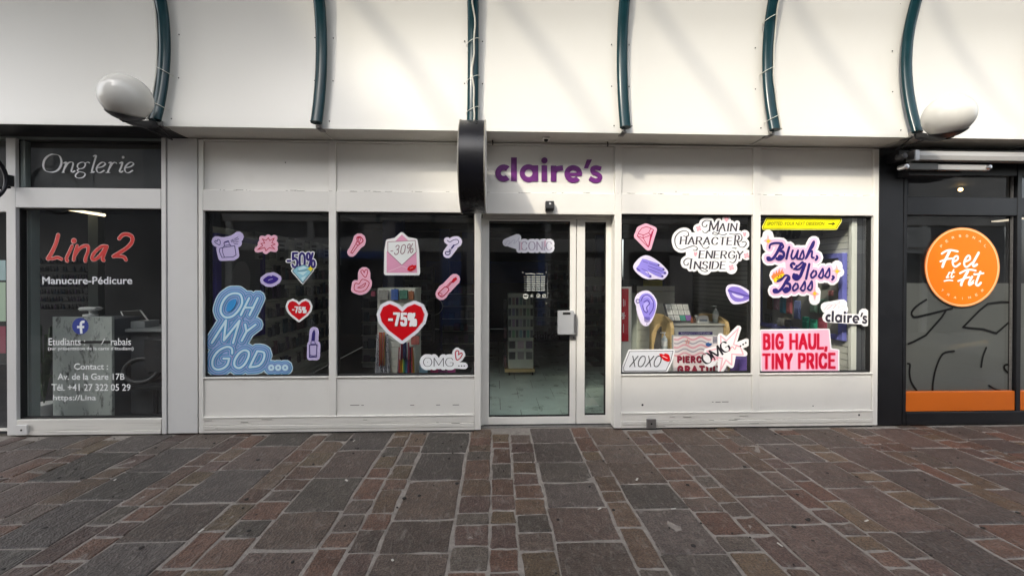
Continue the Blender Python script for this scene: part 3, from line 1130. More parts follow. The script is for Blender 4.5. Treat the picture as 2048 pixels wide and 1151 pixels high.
# pipes: each arch is a thing of its own
names = {2: 'left of the white globe lamp by the nail salon', 3: 'above the empty panels left of the round sign', 4: 'directly above the black round sign', 5: 'above the right end of the purple lettering',
         6: 'above the mullion between the two right windows', 7: 'beside the globe lamp at the gym'}
ties = {2: (3.30, 2.98), 4: (3.62, 3.28, 2.98), 6: (3.88, 3.42, 2.95)}
pipes = {}
for i, xp in enumerate(xr):
    if i in (0, 1):
        continue            # the photo shows no pipe left of the salon lamp
    if i in names:
        lab = 'dark green curved steel pipe ' + names[i].replace('left of the white globe lamp by', 'holding the left globe lamp by').replace('beside the globe', 'holding the right globe')
    else:
        lab = {0: 'dark green curved steel pipe beyond the left picture edge', 1: 'dark green curved steel pipe at the left picture edge', 8: 'dark green curved steel pipe at the right picture edge'}.get(i, 'dark green curved steel pipe beyond the right picture edge')
    pr = thing('steel_pipe', (xp, -.355, 2.83), lab, 'pipe', 'curved steel pipes over the canopy')
    path = [(xp, p.x, p.y) for p in smooth_pts(ARCH, sub=5)]
    tb_, nn = MB(), 18
    vs, fs = [], []
    for k, p in enumerate(path):
        p0, p1 = Vector(path[max(k - 1, 0)]), Vector(path[min(k + 1, len(path) - 1)])
        t = (p1 - p0).normalized()
        nv = Vector((0, -t.z, t.y))
        for e in range(nn):
            c = 2 * math.pi * e / nn
            vs.append(Vector(p) + Vector((.0505 * math.cos(c), 0, 0)) + nv * (.030 * math.sin(c) + .012))
    for k in range(len(path) - 1):
        for e in range(nn):
            fs.append((k * nn + e, k * nn + (e + 1) % nn, (k + 1) * nn + (e + 1) % nn, (k + 1) * nn + e))
    fs += [tuple(range(nn)), tuple((len(path) - 1) * nn + e for e in reversed(range(nn)))]
    tb_.add(vs, fs).build('tube', M_PIPE, pr, smooth=True)
    foot = MB()
    foot.box(xp - .022, xp + .022, -.33, -.22, Z_CAN - .01, Z_CAN + .003)
    foot.box(xp - .012, xp + .012, -.345, -.28, 2.80, 2.85)
    foot.build('foot_bracket', M_STEEL, pr)
    if i in ties:
        side = {2: -1.0, 4: .12, 6: .75}[i]
        cp = []
        for k, p in enumerate(smooth_pts(PROF, sub=4)[:25]):
            a_ = side + .18 * math.sin(k * .55) + .1 * math.sin(k * 1.3)
            cp.append((xp + .057 * math.sin(a_), p.x - .057 * math.cos(a_), p.y))
        MB().tube(cp, .0075, 8).build('cable', M_CABLE, pr, smooth=True)
        for z in ties[i]:
            y = min(smooth_pts(PROF, sub=8), key=lambda p: abs(p.y - z)).x
            MB().tube([(xp + .060 * math.cos(t), y + .060 * math.sin(t), z + .03 * math.cos(t) * (1 if i != 2 else -1)) for t in [2 * math.pi * q / 20 for q in range(21)]], .0028, 6, cap=False).build('cable_tie', mat('tie_pale', (.55, .56, .5), .5), pr)
    pipes[i] = pr


# globe lamps
def globe(px, py, i, s, label):
    Yg = -.64
    c = at(px, py, Yg)
    r = .172
    L_ = thing('globe_lamp', (c.x, Yg, c.z - r), label, 'lamp', 'white globe lamps at the pipe feet')
    MB().sphere(c, r, 40, 24).build('globe', M_OPAL, L_, smooth='all')
    # cup under the globe
    ax = Vector((-s * .25, .25, -1)).normalized()
    prof = [(0, r + .012)]
    prof = [(math.sin(t) * (r + .008), math.cos(t) * (r + .008)) for t in [math.radians(q) for q in range(46, 1, -6)]]
    prof = prof + [(.02, r + .02)]
    MB().lathe(c, ax, prof, 28).build('cup', M_DARK, L_, smooth=True)
    # flat arm from the cup to the pipe foot
    xp = xr[i]
    A = c + ax * (r + .012)
    Bp = Vector((xp, -.37, 2.80))
    arm = MB()
    up = Vector((0, 0, 1))
    n = 7
    vs, fs = [], []
    for k in range(n):
        t = k / (n - 1)
        p = A.lerp(Bp, t) + up * (-.012 * math.sin(math.pi * t))
        hw, hh = .055 * (1 - t) + .03 * t, .012 + .012 * t
        for a_, b_ in ((-1, -1), (1, -1), (1, 1), (-1, 1)):
            vs.append(p + Vector((0, a_ * hw, b_ * hh)))
    for k in range(n - 1):
        for e in range(4):
            fs.append((k * 4 + e, k * 4 + (e + 1) % 4, k * 4 + 4 + (e + 1) % 4, k * 4 + 4 + e))
    fs += [(3, 2, 1, 0), (n * 4 - 4, n * 4 - 3, n * 4 - 2, n * 4 - 1)]
    arm.add(vs, fs).build('arm', M_DARK, L_, bev=.003)
    q = MB()
    q.tube([(xp - s * .16, -.41, 2.795), (xp - s * .04, -.12, 2.745)], .006, 8)
    q.tube([(xp - s * .04, -.12, 2.745), (xp, -.32, 2.80)], .006, 8)
    q.build('brace', M_DARK, L_, smooth=True)
    MB().lathe((xp - s * .075, -.415, 2.835), (0, -1, 0), [(.014, 0), (.014, .008), (.006, .01)], 14).build('bolt', M_STEEL, L_)
    return L_


globe(252, 195, 2, 1, 'white globe lamp on black arm at the left pipe above the nail salon')
globe(1897, 232, 7, -1, 'white globe lamp on black arm at the right pipe above the gym')

# ------------------------------------------------------------------ round projecting signs
M_RIM = mat('glossy_black_rim', (0.006, 0.006, 0.009), .3, spec=.4, var=.15, scale=5)
M_TRIM = mat('rim_trim', (0.30, 0.28, 0.24), .35, metal=.5)
M_SFACE = mat('sign_face', (0.72, 0.71, 0.68), .3)


def round_sign(px_face, cy_px, r, th, label, name='projecting_sign'):
    Yc = -.085 - r
    X1 = px_face
    zc = at(940, cy_px, Yc).z
    s = thing(name, (X1, -.05, zc), label, 'sign')
    c = (X1, Yc, zc)
    MB().lathe((X1 - th, Yc, zc), (1, 0, 0), [(r - .004, 0), (r, .003), (r, th - .003), (r - .004, th)], 64).build('rim', M_RIM, s, smooth=True)
    for x in (X1 - th - .003, X1 - .006):
        q = MB()
        ring = [(x + .004, Yc + (r + .002) * math.cos(t), zc + (r + .002) * math.sin(t)) for t in [2 * math.pi * k / 64 for k in range(65)]]
        q.tube(ring, .005, 6, cap=False)
        q.build('edge_trim', M_TRIM, s, smooth=True)
    for x, d in ((X1 + .001, 1), (X1 - th - .001, -1)):
        MB().lathe((x, Yc, zc), (d, 0, 0), [(r - .012, 0), (r - .014, .002)], 64).build('face', M_SFACE, s)
    MB().box(X1 - th * .7, X1 - th * .3, -.11, .005, zc - .06, zc + .06).build('wall_bracket', M_DARK, s, bev=.004)
    return s


round_sign(on_x(966.5, 336, -.09).x, 336, .385, .205, 'black rimmed round projecting sign seen edge on left of the purple lettering')

# half seen round sign of the salon: a black hoop with a pale face at the picture's left edge
hx = at(20, 360, -.02).x
hs = thing('hoop_sign', (hx, -.04, 2.1), 'black hooped round sign at the left edge beside the salon transom', 'sign')
hz, hr = at(20, 360, -.05).z, .235
ring = [(hx, -.05 - hr + hr * math.cos(t), hz + hr * math.sin(t)) for t in [2 * math.pi * k / 48 for k in range(49)]]
MB().tube(ring, .016, 10, cap=False).build('hoop', M_RIM, hs, smooth=True)
MB().tube([(hx, -.02, hz - .06), (hx - .02, -.09, hz - .085), (hx - .03, -.15, hz - .06)], .012, 8).build('scroll', M_RIM, hs, smooth=True)
MB().box(hx - .015, hx + .015, -.05, .002, hz - .05, hz + .05).build('wall_bracket', M_DARK, hs)

# sensor box above the door, little camera under the soffit, floor sockets
c0 = rect(1091, 402, 1108, 421, -.05)
sb = thing('door_sensor', ((c0[0] + c0[1]) / 2, 0, c0[2]), 'small black motion sensor on the white rail above the glass door', 'sensor')
MB().prism([(0, c0[3]), (0, c0[2]), (-.045, c0[2] - .0), (-.07, c0[2] + .02), (-.06, c0[3])], lambda u, v, d: (c0[0] + (c0[1] - c0[0]) * d, u, v), 1.0).build('housing', mat('sensor_black', (.02, .02, .022), .35), sb, bev=.004)
x0, x1, z0, z1 = rect(1098, 405, 1102, 409, -.062)
box('lens', mat('sensor_lens', (.55, .56, .58), .2), sb, x0, x1, -.067, -.058, z0, z1, .001)
c1 = at(1092, 277, -.13)
cmr = thing('dome_camera', (c1.x, -.13, c1.z), 'small white fitting with dark eye under the soffit above the purple lettering', 'camera')
box('mount', M_WHITE, cmr, c1.x - .035, c1.x + .035, -.17, -.09, Z_CAN - .02, Z_CAN - .004, .004)
MB().sphere((c1.x, -.135, Z_CAN - .022), .02, 16, 10).build('eye', M_SEAL, cmr, smooth=True)
for px0, py0, px1, py1, m_, lab in ((1293, 837, 1312, 856, M_STEEL, 'square steel floor socket cover at the foot of the window right of the door'),
                                    (33, 849, 55, 869, M_PILAR, 'square white socket cover at the foot of the nail salon post')):
    x0, x1, z0, z1 = rect(px0, py0, px1, py1, -.02)
    so = thing('socket_cover', ((x0 + x1) / 2, -.01, z0), lab, 'socket cover')
    box('plate', m_, so, x0, x1, -.026, -.0085, max(z0, .004), z1, .003)
    MB().lathe(((x0 + x1) / 2, -.026, (z0 + z1) / 2), (0, -1, 0), [(.009, 0), (.009, .003)], 12).build('keyhole', M_SEAL, so)
# two cables hanging out under the soffit
for px, py, lab in ((985, 283, 'short black cable end under the soffit left of the purple lettering'), (1215, 281, 'short black cable end under the soffit by the apostrophe of the lettering')):
    c = at(px, py, -.05)
    o = MB().tube([(c.x, -.05, Z_CAN - .003), (c.x + .004, -.052, Z_CAN - .03), (c.x + .002, -.045, Z_CAN - .05)], .006, 8).build('cable_end', M_SEAL, smooth=True)
    tag(o, lab, 'cable')

# ------------------------------------------------------------------ awning arms above the gym
aw = thing('folding_awning', (at(1930, 312, -.2).x, -.1, 2.5), 'folded awning with aluminium front bar and arm above the gym window', 'awning')
ax = lambda px, Y: at(px, 312, Y).x
az = lambda py, px, Y: at(px, py, Y).z
yb = -.22
M_AWN = mat('awning_aluminium', (0.40, 0.39, 0.37), .4, metal=.35, var=.05, scale=5, stretch=(.3, 1, 8))
zt, zb_ = az(303, 1950, yb), az(321, 1950, yb)
MB().prism([(yb, zb_), (yb + .06, zb_ - .006), (yb + .08, zb_ + .02), (yb + .08, zt), (yb + .01, zt + .004), (yb - .006, (zt + zb_) / 2)], lambda u, v, d: (ax(1838, yb) + (7.4 - ax(1838, yb)) * d, u, v), 1.0).build('front_bar', M_AWN, aw, bev=.003)
MB().box(ax(1828, yb), ax(1838, yb), yb - .012, yb + .085, zb_ - .006, zt + .006).build('end_cap', M_ALU, aw, bev=.006, seg=2)
MB().box(ax(1838, yb), 7.4, yb + .082, 0.005, zt - .02, zt + .05).build('fabric_roll_cover', M_BLACK, aw, bev=.01)
zt2, zb2 = az(329, 1900, -.16), az(341, 1900, -.16)
MB().box(ax(1872, -.16), ax(1976, -.16), -.18, -.14, zb2, zt2).build('arm', M_AWN, aw, bev=.005)
MB().box(ax(1815, -.16), ax(1872, -.16), -.184, -.136, zb2 - .003, zt2 + .006).build('arm', mat('arm_dark', (.10, .10, .095), .35, metal=.6), aw, bev=.005)
for px, py, r in ((1808, 312, .032), (1812, 333, .026), (1978, 334, .022)):
    c = at(px, py, -.19)
    MB().lathe((c.x, -.125, c.z), (0, -1, 0), [(r, 0), (r, .07), (r * .8, .078), (r * .45, .08)], 20).build('joint', M_ALU if px != 1808 else M_DARK, aw, smooth=True)
x0, x1, z0, z1 = rect(1792, 302, 1830, 324, -.1)
box('bracket', M_DARK, aw, x0, x1, -.13, .01, z0, z1, .004)
x0, x1, z0, z1 = rect(1815, 341, 1920, 352, -.1)
box('bracket', M_DARK, aw, x0, x1, -.11, .012, z0, z1, .004)

# ------------------------------------------------------------------ behind the camera: the other side of the lane (seen in the glass, shades the paving)
M_OPP = mat('plaster_opposite', (0.55, 0.51, 0.45), .8, var=.08, scale=2)
M_OPPD = mat('dark_front_opposite', (0.05, 0.05, 0.055), .3)
M_OPPW = mat('pale_trim_opposite', (0.62, 0.6, 0.55), .6)
YO = -6.75
Z_OPP = 6.70
opp = thing('house_across_the_lane', (0, YO, 0), 'low plastered house across the lane that shows only as a dim reflection', 'house')
box('wall', M_OPP, opp, -6.98, 14.0, YO - 4, YO, 2.9, Z_OPP, .02)
box('shop_wall', M_OPPD, opp, -6.98, 14.0, YO - 4, YO - .12, 0, 2.9, 0)
for k in range(10):
    x = -6.9 + k * 2.05
    box('pier', M_OPPW, opp, x, x + .16, YO - .12, YO - .02, 0, 2.9, .01)
    if k < 9:
        box('fascia', M_OPPW, opp, x + .16, x + 2.05, YO - .12, YO - .04, 2.15, 2.5, .01)
        box('window', M_OPPD, opp, x + .55, x + 1.6, YO - .01, YO + .02, 3.7, 5.4, .01)
M_BLUEO = mat('blue_sign_opposite', (.05, .13, .45), .5)
for x0, x1, z0, z1, m_ in ((-4.6, -2.3, 1.95, 2.14, M_BLUEO), (-1.4, -.9, .2, 2.1, M_BLUEO), (1.1, 1.3, .2, 2.1, M_BLUEO), (-3.4, -2.6, 2.3, 2.85, M_OPP), (-.6, .4, 2.3, 2.8, M_OPP), (1.9, 2.8, .9, 2.0, M_OPP), (4.6, 5.2, .5, 2.05, M_OPP), (6.5, 8.4, 1.2, 2.05, M_OPPW), (10.4, 11.8, 2.3, 2.85, M_OPPW)):
    box('shop_panel', m_, opp, x0, x1, YO - .035, YO - .0, z0, z1, .01)
tower = thing('tall_house_across_the_lane', (-10, YO, 0), 'taller grey house across the lane that shades the nail salon', 'house')
box('wall', mat('grey_plaster_opposite', (.22, .21, .2), .8, var=.06, scale=2), tower, -13.0, -7.0, YO - 6, YO - .02, 0, 11.0, .02)
box('shop_wall', M_OPPD, tower, -13.0, -7.01, YO - .03, YO - .005, 0, 3.7, 0)
for k in range(2):
    for q in range(1, 3):
        box('window', M_OPPD, tower, -8.9 - k * 2.2, -7.9 - k * 2.2, YO - .03, YO + .005, .6 + q * 3, 2.2 + q * 3, .01)

# ------------------------------------------------------------------ rooms behind the glass
M_TILE = mat('floor_tile', (0.62, 0.68, 0.64), .3, var=.15, scale=5, dirt=.12, dscale=6, dcol=(.2, .22, .2))
M_GROUT = mat('floor_grout', (0.10, 0.11, 0.10), .8)
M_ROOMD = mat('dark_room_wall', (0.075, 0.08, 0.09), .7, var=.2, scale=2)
M_CEIL = mat('room_ceiling', (0.22, 0.22, 0.22), .8, var=.1, scale=3)
M_BLUEP = mat('deep_blue_panel', (0.020, 0.040, 0.16), .45, var=.2, scale=2)
M_LAV = mat('lavender_frame', (0.20, 0.21, 0.62), .4, var=.05, scale=3)
M_PURP = mat('purple_frame', (0.050, 0.035, 0.22), .45)
M_SLAT = mat('slat_wall_board', (0.70, 0.70, 0.63), .5, var=.06, scale=4)
M_WOOD = mat('pale_plywood', (0.62, 0.44, 0.21), .45, var=.18, scale=7, stretch=(1, 1, 6))
M_GRAYF = mat('counter_grey', (0.38, 0.385, 0.385), .5)
M_PAPER = mat('white_card', (0.75, 0.75, 0.73), .5)
XW0, XW1 = -2.84, 3.67
ZR = 2.62

room = thing('shop_room', (0.4, 3.0, 0), 'dim shop room with tiled floor behind the sticker covered glass', 'room')
box('floor', M_GROUT, room, XW0, XW1, .076, 8.0, -.03, -.006, 0)
tiles = [(-.62 + c * .45, .2 + r * .45) for r in range(12) for c in range(5)]
for n, (x, y) in enumerate(tiles):
    sh = .22 if int(round((y - .2) / .45)) % 2 else 0
    box('floor_tile', M_TILE, room, x + sh + .003, x + sh + .447, y + .003, y + .447, -.02, rnd.uniform(-.001, .0005), 0)
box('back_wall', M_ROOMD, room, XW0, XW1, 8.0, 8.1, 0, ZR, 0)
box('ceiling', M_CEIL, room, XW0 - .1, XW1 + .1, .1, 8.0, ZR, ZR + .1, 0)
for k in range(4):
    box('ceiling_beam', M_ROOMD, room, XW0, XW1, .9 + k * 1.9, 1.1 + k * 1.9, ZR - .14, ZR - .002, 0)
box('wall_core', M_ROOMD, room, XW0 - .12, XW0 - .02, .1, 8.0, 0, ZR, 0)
box('wall_core', M_ROOMD, room, XW1 + .02, XW1 + .09, .1, 8.0, 0, ZR, 0)
for s, X in ((-1, XW0), (1, XW1)):
    z = .02
    while z < (2.0 if s < 0 else 2.22):
        box('slat', M_SLAT, room, X - .002 if s > 0 else X - .018, X + .016 if s > 0 else X, .12, 3.6, z, z + .0625, 0)
        z += .0685
    box('corner_post', M_SLAT, room, X - .035 if s > 0 else X - .02, X + .02 if s > 0 else X + .035, .076, .12, 0, ZR - .2, .003)
box('header_band', mat('header_band', (.16, .155, .15), .6), room, XW1 - .06, XW1 - .003, .5, 3.6, 1.97, 2.25, .003)
# blue columns and panels deep in the room
for x0, x1, y in ((-1.95, -1.6, 3.2), (-1.15, -.95, 4.5), (-.75, -.25, 5.2), (2.3, 2.5, 5.5)):
    box('blue_panel', M_BLUEP, room, x0, x1, y, y + .15, 0, ZR - .15, .004)
box('blue_panel', M_BLUEP, room, -1.6, 1.2, 5.6, 5.7, 1.35, 1.85, .004)

# ---- printed percent signs on the header (right wall) and price cards (left wall)
def wall_plane(X, y0, z0, k, s):
    """Lettering units -> the side wall: u runs along +Y for the left wall, -Y for the right one."""
    return lambda u, v: Vector((X, y0 + s * u * k, z0 - v * k))


pct = union(word('-30%', 0, 26, 10, 10, pen(1.5)))
for k, y in enumerate((.62, 1.35)):
    flat('printed_percent', ink(16, 14, 16), room, None, 0, raw=pct, plane=wall_plane(XW1 - .063, y + .62, 2.17, .0175, -1))
for k in range(6):
    y = .9 + k * .48
    c = thing('price_card', (XW0 + .05, y, 1.75), 'pale price card number %s from the window along the left header' % 'one two three four five six'.split()[k], 'card', 'price cards above the left wall racks')
    c['label'] = 'grey price card with dark print above the left wall rack, ' + ('nearest to the glass', 'second from the glass', 'third from the glass', 'fourth from the glass', 'fifth from the glass', 'deepest in the room')[k]
    box('card', mat('price_card_grey', (.34, .35, .34), .6), c, XW0 + .04, XW0 + .046, y, y + .30, 1.70, 2.02, 0)
    P = []
    for q in range(3):
        P += st([(3 + q * 1, 4 + q * 9), (15 - q * 2, 3 + q * 9)], 1.5, sm=False)
    P += st([(4, 8), (13, 8)], 1.2, sm=False)
    flat('print', ink(18, 18, 20), c, None, 0, raw=union(P), plane=wall_plane(XW0 + .048, y + .02, 2.0, .0125, 1))

# ---- framed picture wall at the left window
lf = thing('framed_poster', (XW0 + .02, .4, .9), 'purple framed dark poster on the left wall behind the perfume sticker', 'poster')
for y0, y1, z0, z1 in ((.20, .29, .80, 1.93), (1.05, 1.1, .80, 1.93), (.29, 1.05, 1.87, 1.93), (.29, 1.05, .80, .86)):
    box('frame', M_PURP, lf, XW0 + .002, XW0 + .055, y0, y1, z0, z1, .004)
box('print', mat('poster_dark', (.10, .10, .10), .4), lf, XW0 + .002, XW0 + .02, .29, 1.05, .86, 1.87, 0)
b = []
b += area([(20, 100), (24, 70), (16, 58), (14, 40), (24, 22), (42, 20), (52, 34), (50, 52), (44, 62), (52, 74), (58, 100)], sm=True)
flat('figure', mat('poster_mid', (.21, .20, .19), .4), lf, b, 0, plane=wall_plane(XW0 + .022, .36, 1.84, .0093, 1))

COLS = [(.03, .03, .035), (.05, .045, .05), (.09, .06, .12), (.14, .14, .15), (.05, .09, .11), (.18, .09, .11), (.10, .10, .12), (.03, .06, .10), (.22, .20, .19)]
M_MERCH = [mat('merchandise_%s' % n, c, .45) for n, c in zip(('black', 'charcoal', 'plum', 'grey', 'teal', 'rose', 'slate', 'navy', 'cream'), COLS)]


def packet_geo(m, X, y, z, w, h, s):
    """A hooked packet on a side wall: header card, body and hook."""
    m.box(X + s * .03, X + s * .045, y, y + w, z, z + h)
    m.box(X + s * .022, X + s * .055, y + w * .12, y + w * .88, z + h * .08, z + h * .62)
    m.box(X, X + s * .07, y + w * .45, y + w * .55, z + h - .012, z + h - .004)


rk = thing('wall_rack', (XW0 + .05, 2.0, 0), 'left wall rack of dark hanging accessories behind the left window', 'rack')
for r in range(6):
    z = .28 + r * .235
    y = 1.2
    while y < 3.5:
        w, h = rnd.uniform(.05, .1), rnd.uniform(.10, .19)
        if rnd.random() < .84:
            m = MB()
            packet_geo(m, XW0, y, z, w, h, 1)
            m.build('packet', rnd.choice(M_MERCH), rk, fixn=False)
        y += w + rnd.uniform(.01, .03)
    box('shelf_strip', M_SLAT, rk, XW0 + .002, XW0 + .05, 1.15, 3.55, z + .205, z + .222, 0)
for r in range(3):
    z = .10 + r * .2
    for q in range(8):
        y = .16 + q * .12
        if rnd.random() < .5:
            continue
        m = MB()
        packet_geo(m, XW0, y, z, .07, .14, 1)
        m.build('packet', rnd.choice(M_MERCH), rk, fixn=False)

# ---- right wall: lavender frame with hanging goods in the sun
rf = thing('wall_display', (XW1 - .03, .7, .8), 'lavender framed slat wall display of hanging accessories by the right window', 'display')
zt, zb_ = 1.755, .835
box('frame', M_LAV, rf, XW1 - .055, XW1 - .004, .165, .225, zb_, zt, .004)
box('frame', M_LAV, rf, XW1 - .055, XW1 - .004, 1.55, 1.61, zb_, zt, .004)
box('frame', M_LAV, rf, XW1 - .055, XW1 - .004, .225, 1.55, zt - .055, zt, .004)
box('frame', M_LAV, rf, XW1 - .055, XW1 - .004, .225, 1.55, zb_, zb_ + .055, .004)
box('backing', mat('display_inner', (.30, .30, .27), .6), rf, XW1 - .012, XW1 - .0035, .225, 1.55, zb_ + .055, zt - .055, 0)
goods = [(.34, 1.42, .10, .20, (.42, .36, .40)), (.50, 1.44, .10, .18, (.05, .22, .13)), (.62, 1.40, .09, .2, (.10, .09, .10)),
         (.36, 1.10, .13, .16, (.30, .48, .36)), (.52, 1.10, .10, .16, (.33, .5, .38)), (.30, 1.30, .05, .06, (.75, .30, .28)),
         (.38, .92, .11, .13, (.36, .08, .12)), (.52, .90, .10, .12, (.05, .42, .28)), (.64, .90, .10, .14, (.04, .36, .24)), (.78, 1.0, .10, .22, (.20, .25, .5)),
         (.92, 1.05, .09, .22, (.42, .12, .14)), (1.04, 1.05, .09, .22, (.05, .25, .38)), (1.16, 1.08, .09, .18, (.38, .12, .2)), (1.30, 1.08, .08, .16, (.2, .14, .08)), (1.32, .90, .12, .12, (.12, .12, .12)), (1.08, .88, .1, .1, (.3, .3, .3)), (.94, .88, .1, .1, (.15, .15, .17))]
GNAMES = ['mauve hair clip card, top row near the lavender frame', 'dark green pouch in the top row', 'charcoal packet in the top row', 'large mint green packet behind the round end of the script sticker', 'smaller mint green packet beside the large one', 'small coral rose clip above the mint packets', 'wine red pouch under the shop name sticker', 'emerald packet under the shop name sticker', 'dark emerald packet in the bottom row', 'tall slate blue packet by the sticker tail', 'tall red plush packet left of the sticker tail', 'tall teal packet between the red ones', 'plum red packet left of the teal one', 'small brown charm at the far end', 'black charm card low at the far end', 'grey card low in the bottom row', 'dark grey card low beside the emerald packets']
for (y, z, w, h, c), nm_ in zip(goods, GNAMES):
    m = MB()
    packet_geo(m, XW1 - .012, y, z, w, h, -1)
    o = m.build('hanging_packet', mat('goods', c, .4), None, bev=.003)
    tag(o, nm_, 'packet', 'accessories hanging in the lavender frame')
for q in range(6):
    y, z = .26 + q * .045 + (q % 2) * .02, .60 + (q // 3) * .0
    m = MB()
    packet_geo(m, XW1, .25 + q * .10, .56, .07, .12, -1)
    m.build('packet', M_PAPER if q % 2 else M_MERCH[3], rf)

# ---- display tower behind the second window
tw = thing('display_tower', (at(790, 700, .5).x, .6, 0), 'slatted display tower hung with scarves behind the large red heart sticker', 'display')
xa, xb = at(752, 650, .5).x, at(829, 650, .5).x
zt = at(790, 576, .5).z
box('core', M_SLAT, tw, xa, xb, .56, .9, 0, zt, .004)
z = .05
while z < zt - .07:
    box('slat', M_SLAT, tw, xa + .002, xb - .002, .545, .5585, z, z + .062, 0)
    z += .0685
box('plinth', M_WOOD, tw, xa - .02, xb + .02, .53, .92, 0, .04, .003)


def drape(name, px0, px1, py0, py1, col, Y=.50, folds=5, spread=1.25, m_=None, lab=None):
    """A hanging fabric strip with folds, hooked on the tower."""
    n, k = 8, folds * 4
    x0, x1 = at(px0, py0, Y).x, at(px1, py0, Y).x
    z1, z0 = at(px0, py0, Y).z, max(at(px0, py1, Y).z, .06)
    vs, fs = [], []
    for j in range(n + 1):
        t = j / n
        w = 1 + (spread - 1) * t
        for i in range(k + 1):
            u = i / k
            x = (x0 + x1) / 2 + (u - .5) * (x1 - x0) * w
            vs.append((x, Y + .014 * math.cos(u * folds * 2 * math.pi) * (.5 + t), z1 + (z0 - z1) * t - .02 * abs(math.sin(u * 9)) * t))
    for j in range(n):
        for i in range(k):
            a = j * (k + 1) + i
            fs.append((a, a + 1, a + k + 2, a + k + 1))
    o = MB().add(vs, fs).build(name, m_ or mat('fabric', col, .8), None, smooth=True)
    sm = o.modifiers.new('thickness', 'SOLIDIFY')
    sm.thickness = .003
    tag(o, lab, 'scarf')
    return o


def spotted(name, c1, c2, sc):
    m, nt, b, out = _nodes(name)
    N, L = nt.nodes.new, nt.links.new
    v = N('ShaderNodeTexVoronoi')
    v.inputs['Scale'].default_value = sc
    r = N('ShaderNodeValToRGB')
    r.color_ramp.elements[0].position = .28
    r.color_ramp.elements[0].color = (*c1, 1)
    r.color_ramp.elements[1].position = .36
    r.color_ramp.elements[1].color = (*c2, 1)
    g = N('ShaderNodeNewGeometry')
    L(g.outputs['Position'], v.inputs['Vector'])
    L(v.outputs['Distance'], r.inputs[0])
    L(r.outputs[0], b.inputs['Base Color'])
    b.inputs['Roughness'].default_value = .8
    return m


def striped(name, cols, axis, sc):
    m, nt, b, out = _nodes(name)
    N, L = nt.nodes.new, nt.links.new
    g = N('ShaderNodeNewGeometry')
    sp = N('ShaderNodeSeparateXYZ')
    L(g.outputs['Position'], sp.inputs[0])
    mu = N('ShaderNodeMath')
    mu.operation = 'MULTIPLY_ADD'
    mu.inputs[1].default_value = sc
    mu.inputs[2].default_value = 40.0
    L(sp.outputs[axis], mu.inputs[0])
    fr = N('ShaderNodeMath')
    fr.operation = 'FRACT'
    L(mu.outputs[0], fr.inputs[0])
    r = N('ShaderNodeValToRGB')
    r.color_ramp.interpolation = 'CONSTANT'
    while len(r.color_ramp.elements) < len(cols):
        r.color_ramp.elements.new(.5)
    for i, c in enumerate(cols):
        r.color_ramp.elements[i].position = i / len(cols)
        r.color_ramp.elements[i].color = (*c, 1)
    L(fr.outputs[0], r.inputs[0])
    L(r.outputs[0], b.inputs['Base Color'])
    b.inputs['Roughness'].default_value = .75
    return m


drape('scarf', 753, 776, 668, 752, (.5, .5, .5), .49, 4, 1.4, spotted('spotted_cloth', (.12, .12, .16), (.52, .52, .56), 42), 'grey scarf with dark spots hanging left on the display tower')
drape('scarf', 757, 770, 664, 728, (.5, .08, .05), .46, 3, 1.0, striped('red_stripes', [(.5, .07, .05), (.5, .3, .12), (.42, .05, .05), (.55, .42, .3)], 0, 24), 'red and orange fringed scarf on the display tower under the heart')
drape('scarf', 797, 826, 694, 752, (.5, .5, .1), .49, 4, 1.25, striped('rainbow', [(.04, .04, .1), (.45, .05, .05), (.6, .28, .02), (.6, .55, .04), (.06, .35, .12), (.05, .3, .4), (.06, .05, .2), (.3, .03, .1)], 0, 7.5), 'rainbow striped scarf hanging right on the display tower')
drape('scarf', 800, 818, 684, 716, (.04, .05, .12), .455, 3, 1.3, striped('navy_white', [(.03, .04, .12), (.03, .04, .12), (.4, .4, .42), (.35, .05, .08)], 0, 13), 'navy and white cloth bunched above the rainbow scarf')
for px0, py0, px1, py1, c, lab in ((757, 580, 776, 600, (.36, .35, .32), 'two grey hair pads on a card at the top left of the display tower'), (782, 578, 796, 600, (.06, .14, .45), 'blue packet at the top of the display tower'),
                                   (799, 580, 815, 598, (.08, .22, .16), 'green packet at the top of the display tower'), (817, 582, 827, 599, (.38, .14, .06), 'orange packet at the top right of the display tower'),
                                   (822, 672, 838, 689, (.45, .12, .1), 'coral pouch hanging right of the red heart sticker'), (742, 582, 750, 592, (.3, .06, .1), 'small red pouch left of the display tower top')):
    x0, x1, z0, z1 = rect(px0, py0, px1, py1, .5)
    o = MB()
    o.box(x0, x1, .50, .535, z0, z1)
    o.box((x0 + x1) / 2 - .004, (x0 + x1) / 2 + .004, .49, .556, z1 + .002, z1 + .008)
    o = o.build('hanging_packet', mat('packet_colour', c, .5, var=.35, scale=40), None, bev=.008)
    tag(o, lab, 'packet', 'packets hooked on the display tower')
for k, px in enumerate((846, 868, 884, 902)):
    x0, x1, z0, z1 = rect(px - 7, 728 + (k % 2) * 6, px + 9, 764, .6)
    g = thing('gift_bag', ((x0 + x1) / 2, .6, 0), ('pale blue gift bag', 'crimson gift bag', 'dark plum gift bag', 'magenta gift bag')[k] + ' standing on the floor below the letters OMG', 'bag', 'gift bags behind the second window')
    mm = mat('bag', ((.25, .42, .55), (.32, .03, .10), (.16, .02, .10), (.35, .04, .18))[k], .5)
    MB().box(x0, x1, .58, .64, 0.0, z1).build('bag', mm, g, bev=.004)
    MB().tube([(x0 + .02, .6, z1), (x0 + .025, .6, z1 + .06), (x1 - .025, .6, z1 + .06), (x1 - .02, .6, z1)], .003, 6).build('handle', M_PAPER, g)
